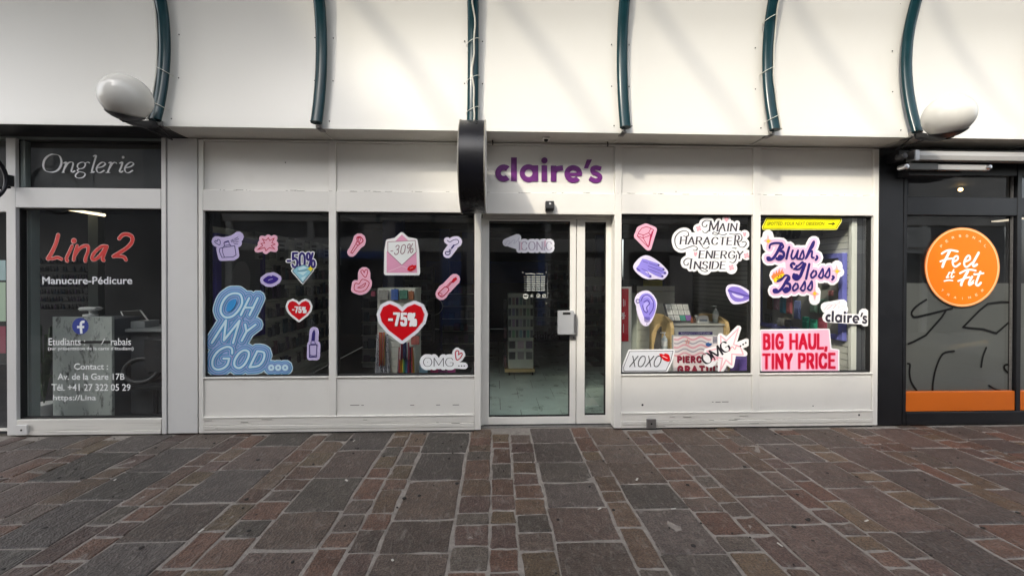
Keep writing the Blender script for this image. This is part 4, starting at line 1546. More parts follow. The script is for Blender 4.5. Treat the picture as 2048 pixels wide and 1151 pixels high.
# big hoop earrings display ring
c = at(868, 612, .9)
o = MB().tube([(c.x + .10 * math.cos(t), .9, c.z + .10 * math.sin(t)) for t in [2 * math.pi * q / 32 for q in range(33)]], .003, 6, cap=False).build('wire_hoop', M_ALU)
tag(o, 'thin silver wire hoop hanging right of the red heart sticker', 'hoop')
# dark shelving units deeper in the shop
UN = [(-2.2, 2.9, .9, 1.3), (-.95, 3.4, .7, 1.35), (1.55, 4.2, 1.0, 1.5), (2.1, 3.0, .8, 1.45), (.9, 6.0, .9, 1.9), (-2.3, 5.2, .9, 1.7)]
UL = ['low dark shelf unit far behind the red lipstick heart window', 'dark shelf unit deep behind the large heart window', 'dark tall shelf unit behind the hand sticker window', 'dark shelf unit behind the right counter', 'tall shelf unit deep behind the glass door', 'tall shelf unit at the back left of the shop']
for (x, y, w, h), lab in zip(UN, UL):
    g = thing('shelf_unit', (x + w / 2, y, 0), lab, 'shelf', 'shelf units in the shop')
    box('carcass', M_GRAYF if w > .85 else M_ROOMD, g, x, x + w, y + .02, y + .35, 0, h, .004)
    for r in range(int(h / .22)):
        z = .1 + r * .22
        box('shelf', M_SLAT, g, x, x + w, y - .03, y + .019, z - .012, z, 0)
        u = x + .03
        while u < x + w - .1:
            ww = rnd.uniform(.05, .11)
            m = MB()
            m.box(u, u + ww, y - .028, y + .015, z + .001, z + rnd.uniform(.08, .17))
            m.build('packet', rnd.choice(M_MERCH), g)
            u += ww + .012

# ---- spinner rack behind the glass door
sx0, sx1 = at(1016, 670, 2.3).x, at(1067, 670, 2.3).x
zt = at(1040, 587, 2.3).z
sp = thing('floor_rack', ((sx0 + sx1) / 2, 2.5, 0), 'pale square floor rack of carded jewellery on a wooden base inside the door', 'rack')
box('core', mat('rack_pale', (.66, .66, .60), .5, var=.06, scale=5), sp, sx0, sx1, 2.32, 2.75, .10, zt, .004)
box('base', M_WOOD, sp, sx0 - .05, sx1 + .02, 2.27, 2.8, .05, .10, .004)
for x in (sx0, sx1 - .03):
    MB().lathe((x + .01, 2.30, .026), (1, 0, 0), [(.025, 0), (.025, .02)], 14).build('castor', M_SEAL, sp)
for r in range(6):
    z = zt - .17 - r * .165
    n = 7 if r < 4 else 3
    for q in range(n):
        w = (sx1 - sx0) / n
        x = sx0 + q * w
        c = (.42, .42, .44) if r > 3 else ((.34, .33, .38), (.40, .35, .42), (.38, .34, .40), (.20, .40, .36))[r]
        m = MB()
        m.box(x + w * .12, x + w * .86, 2.285, 2.292, z, z + .11)
        m.box(x + w * .3, x + w * .68, 2.279, 2.285, z + .02, z + .085)
        m.build('carded_item', mat('card_item', tuple(v * rnd.uniform(.6, 1.25) for v in c), .4) if q % 2 else M_MERCH[rnd.choice((1, 2, 3, 6))], sp)
    box('hook_bar', M_ALU, sp, sx0, sx1, 2.293, 2.302, z + .112, z + .118, 0)
for r in range(5):
    for q in range(3):
        z = zt - .25 - r * .22
        MB().box(sx0 - .06, sx0 - .02, 2.36 + q * .12, 2.46 + q * .12, z, z + .15).build('carded_item', rnd.choice(M_MERCH), sp)
# wedge of pale floor mat in the right leaf
o = MB().add([(at(1178, 786, YD).x, .9, .006), (at(1205, 800, YD).x + .15, .7, .006), (at(1205, 785, YD).x + .25, 1.1, .006)], [(0, 1, 2)])
o = box('stand_foot', M_PAPER, None, .95, 1.2, .75, 1.05, .0, .012, .003)
tag(o, 'flat white stand foot on the tiles behind the narrow door pane', 'stand foot')

# ---- piercing counter and display in the third window
ct = thing('counter', (at(1395, 700, .7).x, .8, 0), 'grey shop counter with pale plywood sides and a printed front panel', 'counter')
Yc = .62
ca, cb = at(1338, 690, Yc).x, at(1452, 690, Yc).x
zt = at(1395, 651, Yc).z
box('front', M_GRAYF, ct, ca + .04, cb - .03, Yc, Yc + .04, 0.0, zt, .003)
box('top', mat('counter_top', (.42, .42, .40), .4), ct, ca + .03, cb - .02, Yc - .02, Yc + .55, zt, zt + .022, .003)


def side_panel(x0, x1):
    m = MB()
    pr = [(Yc - .07, 0), (Yc + .6, 0), (Yc + .6, zt + .08)] + [(Yc + .6 - .67 * t, zt + .08 + .03 * math.sin(math.pi * min(1, t * 1.2))) for t in (.25, .5, .75)] + [(Yc - .03, zt + .05), (Yc - .06, zt - .02)]
    m.prism(pr, lambda u, v, d: (x0 + (x1 - x0) * d, u, v), 1.0)
    m.build('side_panel', M_WOOD, ct, bev=.004)


side_panel(ca - .005, ca + .035)
side_panel(cb - .025, cb + .012)
# curved plywood return to the left of the counter with a dark opening
pl_ = [(1304, 742), (1304, 668), (1312, 652), (1326, 641), (1338, 640), (1342, 742)]
P = [(at(x, y, Yc + .25).x, at(x, y, Yc + .25).z) for x, y in pl_]
MB().prism(P, lambda u, v, d: (u, Yc + .25 + .03 * d, v), 1.0).build('return_panel', M_WOOD, ct, bev=.003)
bx = [(1307, 742), (1308, 690), (1314, 662), (1322, 650), (1330, 648), (1331, 742)]
P = [(at(x, y, Yc + .24).x, at(x, y, Yc + .24).z) for x, y in bx]
MB().prism(P, lambda u, v, d: (u, Yc + .20 + .045 * d, v), 1.0).build('opening', mat('opening_grey', (.07, .07, .075), .5), ct, bev=.002)
x0, x1, z0, z1 = rect(1357, 663, 1425, 670, Yc - .005)
sgn = box('label_strip', ink(44, 34, 96), ct, x0, x1, Yc - .006, Yc - .0005, z0, z1, 0)
V, F = text_fit('Piercing earrings on our accessories at a wonder', 1362, 664.8, 1420, 668.2)
flat('lettering', ink(210, 205, 230), sgn, None, Yc - .008, raw=(V, F))

# tray of cards on the counter
Yt = Yc + .12
q = [at(1327, 606, Yt + .1), at(1377, 607, Yt + .1), at(1386, 646, Yt), at(1337, 650, Yt)]
tr = thing('earring_display', (q[3].x, Yt, zt + .022), 'tilted dark framed tray of white earring cards on the counter', 'tray')
f2 = lambda u, v, d=0.0: q[0].lerp(q[1], u).lerp(q[3].lerp(q[2], u), v) + Vector((0, -d, d * .4))
q[3].z = max(q[3].z, zt + .03)
q[2].z = max(q[2].z, zt + .03)
m = MB()
m.add([f2(0, 0, -.02), f2(1, 0, -.02), f2(1, 1, -.02), f2(0, 1, -.02), f2(0, 0), f2(1, 0), f2(1, 1), f2(0, 1)], [(0, 1, 2, 3), (7, 6, 5, 4), (0, 4, 5, 1), (1, 5, 6, 2), (2, 6, 7, 3), (3, 7, 4, 0)])
m.build('frame', mat('tray_frame', (.09, .09, .10), .4), tr, bev=.002)
for i in range(4):
    for j in range(3):
        u0, v0 = .05 + i * .232, .05 + j * .30
        c = M_PAPER if (i, j) not in ((2, 2), (3, 2)) else (ink(80, 170, 150) if i == 2 else ink(150, 110, 190))
        MB().add([f2(u0, v0, .003), f2(u0 + .21, v0, .003), f2(u0 + .21, v0 + .27, .003), f2(u0, v0 + .27, .003)], [(0, 1, 2, 3)]).build('card', c, tr, fixn=False)
        pr = []
        for k in range(3):
            pr.append([f2(u0 + .04, v0 + .06 + k * .07, .005), f2(u0 + .15, v0 + .06 + k * .07, .005), f2(u0 + .15, v0 + .075 + k * .07, .005), f2(u0 + .04, v0 + .075 + k * .07, .005)])
        mm = MB()
        for p in pr:
            mm.add(p, [(0, 1, 2, 3)])
        mm.build('print', ink(120, 120, 125), bpy.data.objects[COL.objects[-1].name], fixn=False)
# small things on the counter top
x0, x1, z0, z1 = rect(1394, 636, 1416, 650, Yc + .1)
bx_ = thing('card_box', ((x0 + x1) / 2, Yc + .1, zt + .022), 'small white box with a printed label on the counter', 'box')
MB().prism([(x0, zt + .022), (x1 + .01, zt + .022), (x1 - .01, zt + .022 + (z1 - z0)), (x0 + .01, zt + .022 + (z1 - z0))], lambda u, v, d: (u, Yc + .08 + .09 * d, v), 1.0).build('box', M_PAPER, bx_, bev=.003)
MB().box(x0 + .022, x1 - .022, Yc + .0765, Yc + .0795, zt + .04, zt + .065).build('label', ink(150, 160, 170), bx_)
for k, (px, c) in enumerate(((1384, (.30, .10, .06)), (1389, (.12, .08, .06)))):
    p = at(px, 645, Yc + .1)
    o = MB().lathe((p.x, Yc + .1, zt + .022), (0, 0, 1), [(.014, 0), (.016, .01), (.016, .05), (.008, .058), (.008, .075)], 14).build('small_jar', mat('jar_%d' % k, c, .3), smooth=True)
    tag(o, ('red brown jar', 'dark brown jar')[k] + ' between the tray and the white box', 'jar')


def pump_bottle(px, pz, Y, hh, lab, c=(.55, .62, .60)):
    p = at(px, 660, Y)
    g = thing('pump_bottle', (p.x, Y, pz), lab, 'bottle', 'sanitiser pump bottles')
    MB().lathe((p.x, Y, pz), (0, 0, 1), [(.028, 0), (.032, .006), (.032, hh * .58), (.022, hh * .68), (.012, hh * .72)], 20).build('bottle', mat('clear_gel', c, .15, spec=.6), g, smooth=True)
    MB().lathe((p.x, Y, pz + hh * .2), (0, 0, 1), [(.0328, 0), (.0328, hh * .3)], 20).build('label', M_PAPER, g, smooth=True)
    m = MB().lathe((p.x, Y, pz + hh * .7), (0, 0, 1), [(.014, 0), (.014, hh * .08), (.005, hh * .1), (.005, hh * .24)], 14)
    m.box(p.x - .045, p.x + .012, Y - .006, Y + .006, pz + hh * .93, pz + hh * .98)
    m.build('pump', M_PAPER, g)


pump_bottle(1431, zt + .022, Yc + .15, .20, 'clear pump bottle with white nozzle on the counter behind the starburst sticker')
sh = box('ledge', M_GRAYF, None, at(1322, 700, .45).x, at(1345, 700, .45).x, .40, .52, 0, at(1330, 698, .45).z, .003)
tag(sh, 'narrow grey ledge under the pump bottle left of the counter', 'ledge')
pump_bottle(1329, at(1330, 698, .45).z, .45, .19, 'white labelled pump bottle standing left of the counter near the glass', (.5, .55, .56))

# poster stand with wavy print
ps = thing('poster_stand', (at(1400, 720, .3).x, .32, 0), 'standing framed poster with pink and grey waves and dark red bubble letters', 'poster')
Yp = .32
x0, x1, z0, z1 = rect(1345, 670, 1456, 800, Yp)
z0 = .1
box('frame', M_GRAYF, ps, x0, x1, Yp, Yp + .03, z0, z1, .003)
box('foot', M_GRAYF, ps, x0 + .1, x1 - .1, Yp - .05, Yp + .12, 0, .03, .003)
box('sheet', ink(238, 226, 228), ps, x0 + .008, x1 - .008, Yp - .003, Yp - .0005, z0 + .01, z1 - .01, 0)
wv = []
for k in range(9):
    for off, dst in ((0, 'a'),):
        pts = [(1349 + t * 6, 676 + k * 8 + 3.0 * math.sin(t * 1.15 + .8)) for t in range(13)]
        pts = [(x, y) for x, y in pts if y < 713]
        if len(pts) > 2:
            wv += [(k, pts)]
flat('waves', ink(233, 170, 182), ps, sum([st(p, 1.6, sub=3) for k, p in wv if k % 2 == 0], []), Yp - .005)
flat('waves', ink(172, 165, 180), ps, sum([st(p, 1.2, sub=3) for k, p in wv if k % 2], []), Yp - .005)
b1 = word('PIERC', 1356, 1401, 723, 10.5, pen(1.75), gap=.5) + word('GRATUIT', 1356, 1442, 743.5, 11.5, pen(1.9), gap=.5)
flat('lettering_shadow', ink(90, 20, 40), ps, xf(b1, 0.9, 1.0), Yp - .006)
flat('lettering', ink(150, 28, 60), ps, b1, Yp - .0075)
star = [(1375 + (5 if k % 2 == 0 else 2) * math.sin(k * math.pi / 5), 683 - (5 if k % 2 == 0 else 2) * math.cos(k * math.pi / 5)) for k in range(10)]
flat('star', ink(226, 150, 140), ps, st(star, .6, sm=False, closed=True), Yp - .0075)
flat('lips', ink(48, 96, 160), ps, area([(1411, 688), (1416, 684), (1420, 686), (1424, 686), (1421, 691), (1415, 692)], sm=True), Yp - .0075)
b1 = []
for k in range(5):
    b1 += st([(1426, 674 + k * 2.6), (1434, 674 + k * 2.6)], .7, sm=False)
flat('small_print', ink(90, 100, 130), ps, b1, Yp - .0075)

# red banner stand at the left edge of the third window
rb = thing('banner_stand', (at(1250, 640, .3).x, .34, 0), 'red upright banner with white print beside the jamb right of the glass door', 'banner')
x0, x1, z0, z1 = rect(1222, 573, 1263, 760, .32)
box('frame', M_SLAT, rb, x0, x1, .32, .36, 0, z1, .003)
x0, x1, z0, z1 = rect(1222, 577, 1257, 682, .315)
box('print', ink(196, 26, 48), rb, x0, x1, .314, .3185, z0, z1, 0)
b1 = st([(1247, 598), (1247, 612)], .8, sm=False) + st([(1250, 600), (1250, 611)], .6, sm=False)
b1 += st([(1245, 626), (1248, 636)], 1.3, sm=False) + st([(1248, 625), (1246, 637)], 1.3, sm=False) + st([(1244, 631), (1250, 631)], 1.1, sm=False)
b1 += st([(1247, 648), (1247, 664)], .7, sm=False)
flat('print_marks', ink(240, 225, 225), rb, b1, .312)
# slatted gondola end with yellow box
g = thing('slat_gondola', (at(1312, 700, 1.3).x, 1.4, 0), 'beige slatted gondola behind the ear sticker', 'display')
xa, xb = at(1274, 640, 1.3).x, at(1349, 640, 1.3).x
zt2 = at(1312, 577, 1.3).z
box('core', M_SLAT, g, xa, xb, 1.315, 1.7, 0, zt2 - .07, .003)
z = .03
while z < zt2 - .03:
    box('slat', M_SLAT, g, xa, xb, 1.3, 1.3135, z, z + .064, 0)
    z += .0715
x0, x1, z0, z1 = rect(1297, 560, 1325, 576, 1.4)
o = box('yellow_box', mat('ochre_card', (.42, .36, .03), .5), None, x0, x1, 1.4, 1.6, zt2 - .069, z1, .004)
tag(o, 'ochre yellow box standing on top of the beige slatted gondola', 'box')
# a purple step under the right side of the third window
x0, x1, z0, z1 = rect(1479, 718, 1500, 732, .5)
o = box('purple_crate', mat('violet_card', (.16, .10, .40), .5), None, x0, x1 + .1, .5, .75, 0, z1, .004)
tag(o, 'small violet box low behind the starburst sticker', 'box')

# ------------------------------------------------------------------ nail salon room
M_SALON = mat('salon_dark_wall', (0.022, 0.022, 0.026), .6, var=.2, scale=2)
srm = thing('salon_room', (-4.0, 1.5, 0), 'dark nail salon room behind the lettered window', 'room')
SX0, SX1 = -12.0, XW0 - .16
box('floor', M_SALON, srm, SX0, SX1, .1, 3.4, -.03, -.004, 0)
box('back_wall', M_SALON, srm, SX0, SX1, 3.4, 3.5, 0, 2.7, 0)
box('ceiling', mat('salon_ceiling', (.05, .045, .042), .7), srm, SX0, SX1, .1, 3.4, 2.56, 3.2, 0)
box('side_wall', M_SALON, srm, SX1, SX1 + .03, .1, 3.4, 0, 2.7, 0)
x0, x1 = at(44, 600, .16).x, at(60, 600, .16).x
box('inner_post', M_GREY, srm, FX(34), at(60, 600, .16).x, .12, .2, 0, 2.5, .003)
box('inner_post', M_GREY, srm, at(176, 570, 1.9).x, at(196, 570, 1.9).x, 1.9, 2.0, 0, 2.4, .003)
M_MARB = mat('marble', (.46, .49, .46), .25, var=.06, scale=4, stretch=(1.6, 1, .7), dirt=.95, dscale=10, dcol=(.07, .07, .07), dlo=.53, dhi=.66)
mc = thing('marble_counter', (at(165, 700, .3).x, .3, 0), 'grey veined marble counter block behind the salon lettering', 'counter')
x0, x1, z0, z1 = rect(105, 633, 224, 830, .28)
box('front_slab', M_MARB, mc, x0, x1, .28, .31, .02, z1, .003)
box('body', M_ROOMD, mc, x0 + .02, x1 - .02, .311, .75, .02, z1 - .03, 0)
box('shadow_gap', M_SEAL, mc, x0 + .12, x1 - .01, .276, .2795, at(200, 686, .28).z, at(200, 681, .28).z, 0)
dk = thing('nail_desk', (at(280, 700, .5).x, .6, 0), 'dark grey reception desk right of the marble counter', 'desk')
xa, xb = x1 + .004, SX1 - .02
zd_ = at(275, 657, .45).z
box('top', mat('desk_top', (.26, .27, .27), .4), dk, xa, xb, .42, 1.1, zd_ - .03, zd_, .003)
box('front', mat('desk_front', (.085, .09, .095), .5), dk, xa + .01, xb, .48, .52, .05, zd_ - .031, .003)
tb = thing('tablet', (at(268, 632, .6).x, .6, zd_ + .05), 'tilted tablet with a white frame on the dark reception desk', 'tablet')
q = [at(240, 622, .78), at(282, 620, .78), at(298, 641, .6), at(251, 645, .6)]
m = MB()
m.add([p + Vector((0, .012, -.008)) for p in q] + q, [(0, 1, 2, 3), (7, 6, 5, 4), (0, 4, 5, 1), (1, 5, 6, 2), (2, 6, 7, 3), (3, 7, 4, 0)])
m.build('casing', M_PAPER, tb, bev=.002)
cc = sum(q, Vector()) / 4
MB().add([cc.lerp(p, .86) + Vector((0, -.006, .006)) for p in q], [(0, 1, 2, 3)]).build('screen', M_SEAL, tb, fixn=False)
x0, x1, z0, z1 = rect(232, 646, 286, 668, .5)
o = MB().box(x0, x1, .52, .72, zd_, zd_ + .07)
o = o.build('cash_drawer', mat('drawer_grey', (.34, .35, .35), .45), None, bev=.005)
tag(o, 'pale cash drawer under the tablet on the reception desk', 'drawer')
lm = thing('nail_lamp', (at(180, 628, .45).x, .5, mc.location.z), 'white T shaped nail lamp on the marble counter', 'lamp')
zc = at(165, 633, .28).z
p = at(181, 617, .5)
MB().box(p.x - .09, p.x + .09, .45, .55, p.z - .018, p.z + .018).build('head', M_PAPER, lm, bev=.012, seg=2)
MB().tube([(p.x, .5, p.z - .02), (p.x + .005, .5, zc + .0)], .014, 10).build('stem', M_PAPER, lm)
MB().lathe((p.x, .5, zc - .03), (0, 0, 1), [(.06, 0), (.06, .035), (.03, .04)], 20).build('foot', M_PAPER, lm)
# office chair
ch = thing('desk_chair', (at(283, 740, .35).x, .38, 0), 'black office chair with ring armrest in front of the reception desk', 'chair')
cx_ = at(283, 740, .33)
MB().tube([(cx_.x + .17 * math.cos(t), .33 + .03 * math.sin(t), cx_.z + .115 * math.sin(t)) for t in [2 * math.pi * q_ / 28 for q_ in range(29)]], .025, 10, cap=False).build('armrest', M_DARK, ch, smooth=True)
MB().box(cx_.x + .02, cx_.x + .33, .30, .42, cx_.z - .05, cx_.z + .35).build('backrest', M_DARK, ch, bev=.04, seg=3, smooth=True)
MB().box(cx_.x - .12, cx_.x + .32, .26, .47, cx_.z - .19, cx_.z - .12).build('seat', M_DARK, ch, bev=.03, seg=2, smooth=True)
MB().tube([(cx_.x + .1, .38, .08), (cx_.x + .1, .38, cx_.z - .18)], .025, 10).build('column', M_DARK, ch)
for k in range(5):
    t = 2 * math.pi * k / 5
    MB().tube([(cx_.x + .1, .38, .08), (cx_.x + .1 + .22 * math.cos(t), .38 + .1 * math.sin(t), .04)], .015, 8).build('foot', M_DARK, ch)
# shelves of polish bottles on the back wall
bs = thing('polish_rack', (at(118, 560, 2.0).x, 2.0, 1.2), 'wall rack of nail polish bottles behind the salon lettering', 'rack')
xa, xb = at(60, 560, 2.0).x, at(175, 560, 2.0).x
for py in (527, 543, 559, 574, 588, 603, 618):
    z = at(118, py, 2.0).z
    box('shelf', mat('rack_shelf', (.12, .125, .12), .4), bs, xa, xb, 1.96, 2.10, z - .006, z + .006, 0)
    x = xa + .02
    while x < xb - .02:
        if rnd.random() < .85:
            c = rnd.choice([(.12, .03, .05), (.06, .03, .05), (.04, .04, .05), (.16, .10, .09), (.05, .06, .09)])
            m = MB()
            m.box(x, x + .022, 2.0, 2.022, z + .007, z + .042)
            m.box(x + .006, x + .016, 2.004, 2.016, z + .043, z + .07)
            m.build('bottle', M_MERCH[rnd.choice((0, 1, 2, 7))], bs)
        x += rnd.uniform(.03, .05)
    if len([o for o in bs.children]) > 280:
        break
# tube lamp: the one lit lamp of the salon
tl = thing('tube_lamp', (at(180, 424, .9).x, 1.2, 2.3), 'lit warm tube lamp under the salon ceiling', 'lamp')
a_, b_ = at(208, 430, .75), at(120, 416, 2.2)
MB().tube([a_, b_], .016, 12).build('tube', emit_mat('tube_glow', (1.0, .80, .50), .7), tl, smooth=True)
MB().tube([a_ + Vector((.0, 0, .032)), b_ + Vector((.0, 0, .032))], .02, 8).build('housing', M_DARK, tl)
# plant and bin at the left of the counter
pt = thing('potted_plant', (at(82, 700, .5).x, .5, 0), 'thin leaved potted plant in a tall grey white pot left of the marble counter', 'plant')
pc = at(88, 800, .5)
MB().lathe((pc.x, .5, .0), (0, 0, 1), [(.07, 0), (.10, .16), (.095, .165)], 18).build('pot', M_PAPER, pt, smooth=True)
lf_ = MB()
for k in range(26):
    t = rnd.uniform(0, 6.28)
    h = rnd.uniform(.4, 1.0)
    r_ = rnd.uniform(.06, .2)
    p0, p1, p2 = Vector((pc.x, .5, .16)), Vector((pc.x + r_ * .5 * math.cos(t), .5 + r_ * .4 * math.sin(t), h)), Vector((pc.x + r_ * 1.3 * math.cos(t), .5 + r_ * math.sin(t), h - .04))
    w = Vector((-math.sin(t), math.cos(t), 0)) * .012
    o_ = len(lf_.v)
    lf_.add([p0 + w * .3, p0 - w * .3, p1 - w, p1 + w, p2], [(0, 1, 2, 3), (3, 2, 4)])
o = lf_.build('leaves', mat('leaf_dark', (.03, .06, .025), .5), pt)
tag(o, kind='stuff')
for k, (py0, py1, c, lab) in enumerate(((520, 560, (.45, .6, .62), 'pale blue notice taped inside the far left window, upper one'), (564, 642, (.5, .62, .48), 'pale green notice taped inside the far left window, below the blue one'), (652, 706, (.3, .06, .1), 'dark red notice with white edge taped at the bottom of the far left window'))):
    x0, x1, z0, z1 = rect(-60, py0, 11.5, py1, .06)
    o = box('window_notice', mat('notice_%d' % k, c, .6), None, x0, x1, .058, .062, z0, z1, 0)
    tag(o, lab, 'notice', 'notices in the far left window')

# ------------------------------------------------------------------ gym room
gr = thing('gym_room', (4.8, 1.5, 0), 'dark gym room behind frosted glass', 'room')
GX0, GX1 = XW1 + .12, 13.0
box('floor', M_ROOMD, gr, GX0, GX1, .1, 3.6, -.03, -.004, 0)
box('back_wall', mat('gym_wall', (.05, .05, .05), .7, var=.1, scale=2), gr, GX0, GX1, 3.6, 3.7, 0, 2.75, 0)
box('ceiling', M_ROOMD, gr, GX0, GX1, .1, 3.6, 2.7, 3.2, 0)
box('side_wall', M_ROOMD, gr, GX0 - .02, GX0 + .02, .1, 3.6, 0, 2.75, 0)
p0, p1 = at(1890, 697, .8), at(1972, 684, .8)
gb = thing('gym_bench', ((p0.x + p1.x) / 2, .8, 0), 'pale wooden bench beam faintly visible through the frosted gym film', 'bench')
MB().tube([p0, p1], .03, 8).build('beam', M_WOOD, gb)
MB().tube([p1, (p1.x - .05, .82, 0)], .02, 8).build('leg', M_STEEL, gb)
MB().tube([p0, (p0.x + .05, .82, 0)], .02, 8).build('leg', M_STEEL, gb)
# pendant bulb and light strip
pb = at(1921, 379, 1.2)
bl_ = thing('pendant_bulb', (pb.x, 1.2, pb.z), 'glowing warm pendant bulb behind the upper gym window', 'lamp')
MB().sphere(pb, .024, 18, 12).build('bulb', emit_mat('bulb_glow', (1.0, .62, .22), 2.2), bl_, smooth=True)
MB().tube([(pb.x, 1.2, pb.z + .03), (pb.x, 1.2, 2.7)], .006, 8).build('cord', M_DARK, bl_)
MB().lathe((pb.x, 1.2, pb.z + .03), (0, 0, 1), [(.018, 0), (.018, .04)], 12).build('socket', M_DARK, bl_)
a_, b_ = at(1941, 448.5, 1.6), at(1978, 447, .9)
o = MB().box(a_.x, a_.x + .10, 1.0, 1.35, a_.z - .0, a_.z + .015).build('light_panel', emit_mat('panel_glow', (1.0, .86, .66), .2))
tag(o, 'thin lit ceiling panel above the round orange sign', 'lamp')

# ------------------------------------------------------------------ stickers and lettering
YS = 0.046       # just outside the glass


class Sticker:
    def __init__(self, name, label, cat='sticker', group=None, ox=0, oy=0, s=1.0, Y=YS, at_px=None):
        self.k, self.ox, self.oy, self.s, self.Y = 0, ox, oy, s, Y
        self.root = thing(name, (0, 0, 0), label, cat, group)
        self.first = True

    def lay(self, part, col, polys, raw=None):
        polys = [[(self.ox + x / self.s, self.oy + y / self.s) for x, y in P] for P in polys] if polys else None
        if self.first:
            P0 = raw[0] if raw else [p for P in polys for p in P]
            mx = sum(p[0] for p in P0) / len(P0)
            my = max(p[1] for p in P0)
            self.root.location = at(mx, my, self.Y)
            self.first = False
        m = ink(*col) if isinstance(col, tuple) else col
        o = flat(part, m, self.root, polys, self.Y - .0012 * self.k, raw=raw)
        self.k += 1
        return self

    def text(self, part, col, *a, **k):
        return self.lay(part, col, None, raw=text_fit(*a, **k))


PINK, LAV, WHT, NAVY, RED, CRIM = (240, 186, 205), (199, 187, 226), (238, 238, 238), (46, 34, 110), (208, 14, 28), (190, 40, 72)
LAVW = (228, 220, 244)

# ---- first window (crop origin 400,410, 6.06 px per px)
W = dict(ox=400, oy=410, s=6.06)
S = Sticker('perfume_sticker', 'lavender sticker of a spraying perfume bottle with a small heart', group='window stickers', **W)
bot = [(238, 530), (280, 512), (420, 492), (435, 610), (400, 630), (260, 635)]
S.lay('backing', LAV, area(bot, grow=42) + st([(205, 440), (240, 450), (320, 450), (400, 430), (465, 385)], 66, sm=False) + st([(430, 440), (460, 460)], 50, sm=False))
S.lay('drawing', NAVY, st([(285, 512), (420, 492), (437, 605), (400, 628), (265, 634), (235, 560), (238, 525), (285, 512)], 4.5, sm=False) + st([(275, 515), (275, 570), (295, 625)], 4)
      + st([(285, 505), (300, 490), (370, 480), (375, 495)], 4, sm=False) + st([(295, 490), (290, 455), (345, 432), (355, 470)], 4.5, sm=False) + st([(300, 450), (340, 436)], 8, sm=False)
      + st([(178, 440), (190, 428), (207, 440), (215, 416), (240, 425), (245, 460), (235, 482), (200, 465), (178, 445)], 4.5)
      + sum([st(q, 3.5, sm=False) for q in ([(375, 432), (400, 415)], [(380, 445), (415, 425)], [(400, 452), (420, 448)], [(420, 410), (460, 388)], [(425, 430), (470, 408)], [(430, 450), (465, 440)], [(415, 470), (460, 472)])], []))
S = Sticker('burst_sticker', 'pink sticker of a red outlined starburst at the top of the left window', group='window stickers', **W)
bur = [(755, 408), (800, 428), (828, 395), (845, 430), (900, 400), (870, 455), (912, 475), (862, 490), (905, 530), (840, 515), (798, 555), (785, 512), (698, 538), (760, 490), (738, 465), (785, 460)]
S.lay('backing', PINK, area(bur, grow=40))
S.lay('drawing', CRIM, st(bur, 4.5, sm=False, closed=True))
S = Sticker('lips_sticker', 'small lavender sticker of dark purple lips above the large blue lettering', group='window stickers', **W)
lip = [(765, 905), (815, 862), (850, 855), (865, 862), (885, 850), (950, 885), (920, 930), (850, 955), (795, 940)]
S.lay('backing', LAV, area(lip, sm=True, grow=38))
S.lay('lips', (52, 30, 128), area(lip, sm=True))
S.lay('highlight', (210, 200, 235), st([(828, 910), (850, 900), (880, 894)], 3))
S = Sticker('diamond_discount_sticker', 'navy minus fifty percent sticker over a pale blue diamond', group='window stickers', **W)
d50 = word('-50%', 1062, 1390, 752, 170, pen(13.5), gap=.24)
dia = [(1120, 795), (1175, 745), (1260, 722), (1325, 752), (1368, 785), (1245, 940)]
S.lay('backing', WHT, word('-50%', 1062, 1390, 752, 170, pen(25), gap=.24) + area(dia, grow=17))
S.lay('lettering', NAVY, d50)
S.lay('diamond', (150, 205, 222), area(dia))
S.lay('facets', (205, 234, 240), area([(1190, 762), (1262, 738), (1290, 760), (1200, 790)]) + area([(1180, 815), (1300, 800), (1250, 850)]) + area([(1225, 880), (1290, 850), (1248, 922)]))
S.lay('outline', (50, 90, 110), st(dia, 3.5, sm=False, closed=True) + st([(1180, 800), (1270, 790), (1330, 765)], 3))
S.lay('glint', (238, 220, 40), area([(1338, 745), (1350, 762), (1368, 770), (1350, 782), (1340, 800), (1330, 782), (1308, 772), (1330, 762)], grow=5))

W = dict(ox=400, oy=560, s=5.756)
S = Sticker('lettering_sticker', 'large blue and pink striped sticker reading OH MY GOD in three slanted lines', group='window stickers', **W)
omg = []
k_ = []
k_.append(([(420, 150), (470, 175), (485, 260), (440, 350), (370, 415), (290, 425), (240, 370), (245, 290), (290, 205), (350, 160)], True, True))
for q in ([(565, 205), (470, 400)], [(665, 205), (570, 400)], [(518, 315), (615, 315)], [(135, 720), (300, 460), (275, 690), (455, 465), (380, 720)], [(520, 510), (535, 590), (640, 510)], [(535, 590), (480, 695)]):
    k_.append((q, False, False))
k_.append(([(370, 840), (365, 785), (310, 765), (215, 810), (150, 900), (145, 985), (190, 1025), (260, 1015), (315, 970), (335, 900)], True, False))
k_.append(([(335, 900), (270, 900)], False, False))
k_.append(([(510, 805), (560, 825), (555, 890), (510, 970), (450, 1010), (400, 985), (400, 920), (450, 840)], True, True))
k_.append(([(660, 815), (570, 1000)], False, False))
k_.append(([(660, 815), (735, 830), (735, 900), (680, 980), (570, 1000)], True, False))
for x in (820, 900, 980):
    k_.append((arc(x, 1005, 25, 0, 340, 10), False, False))


def nest(r):
    o = []
    for q, sm, cl in k_:
        rr = r if q[0][1] < 1000 or r < 13 else max(r * .62, r - 24)
        o += st(q, rr, sm=sm, closed=cl, sub=3)
    return o


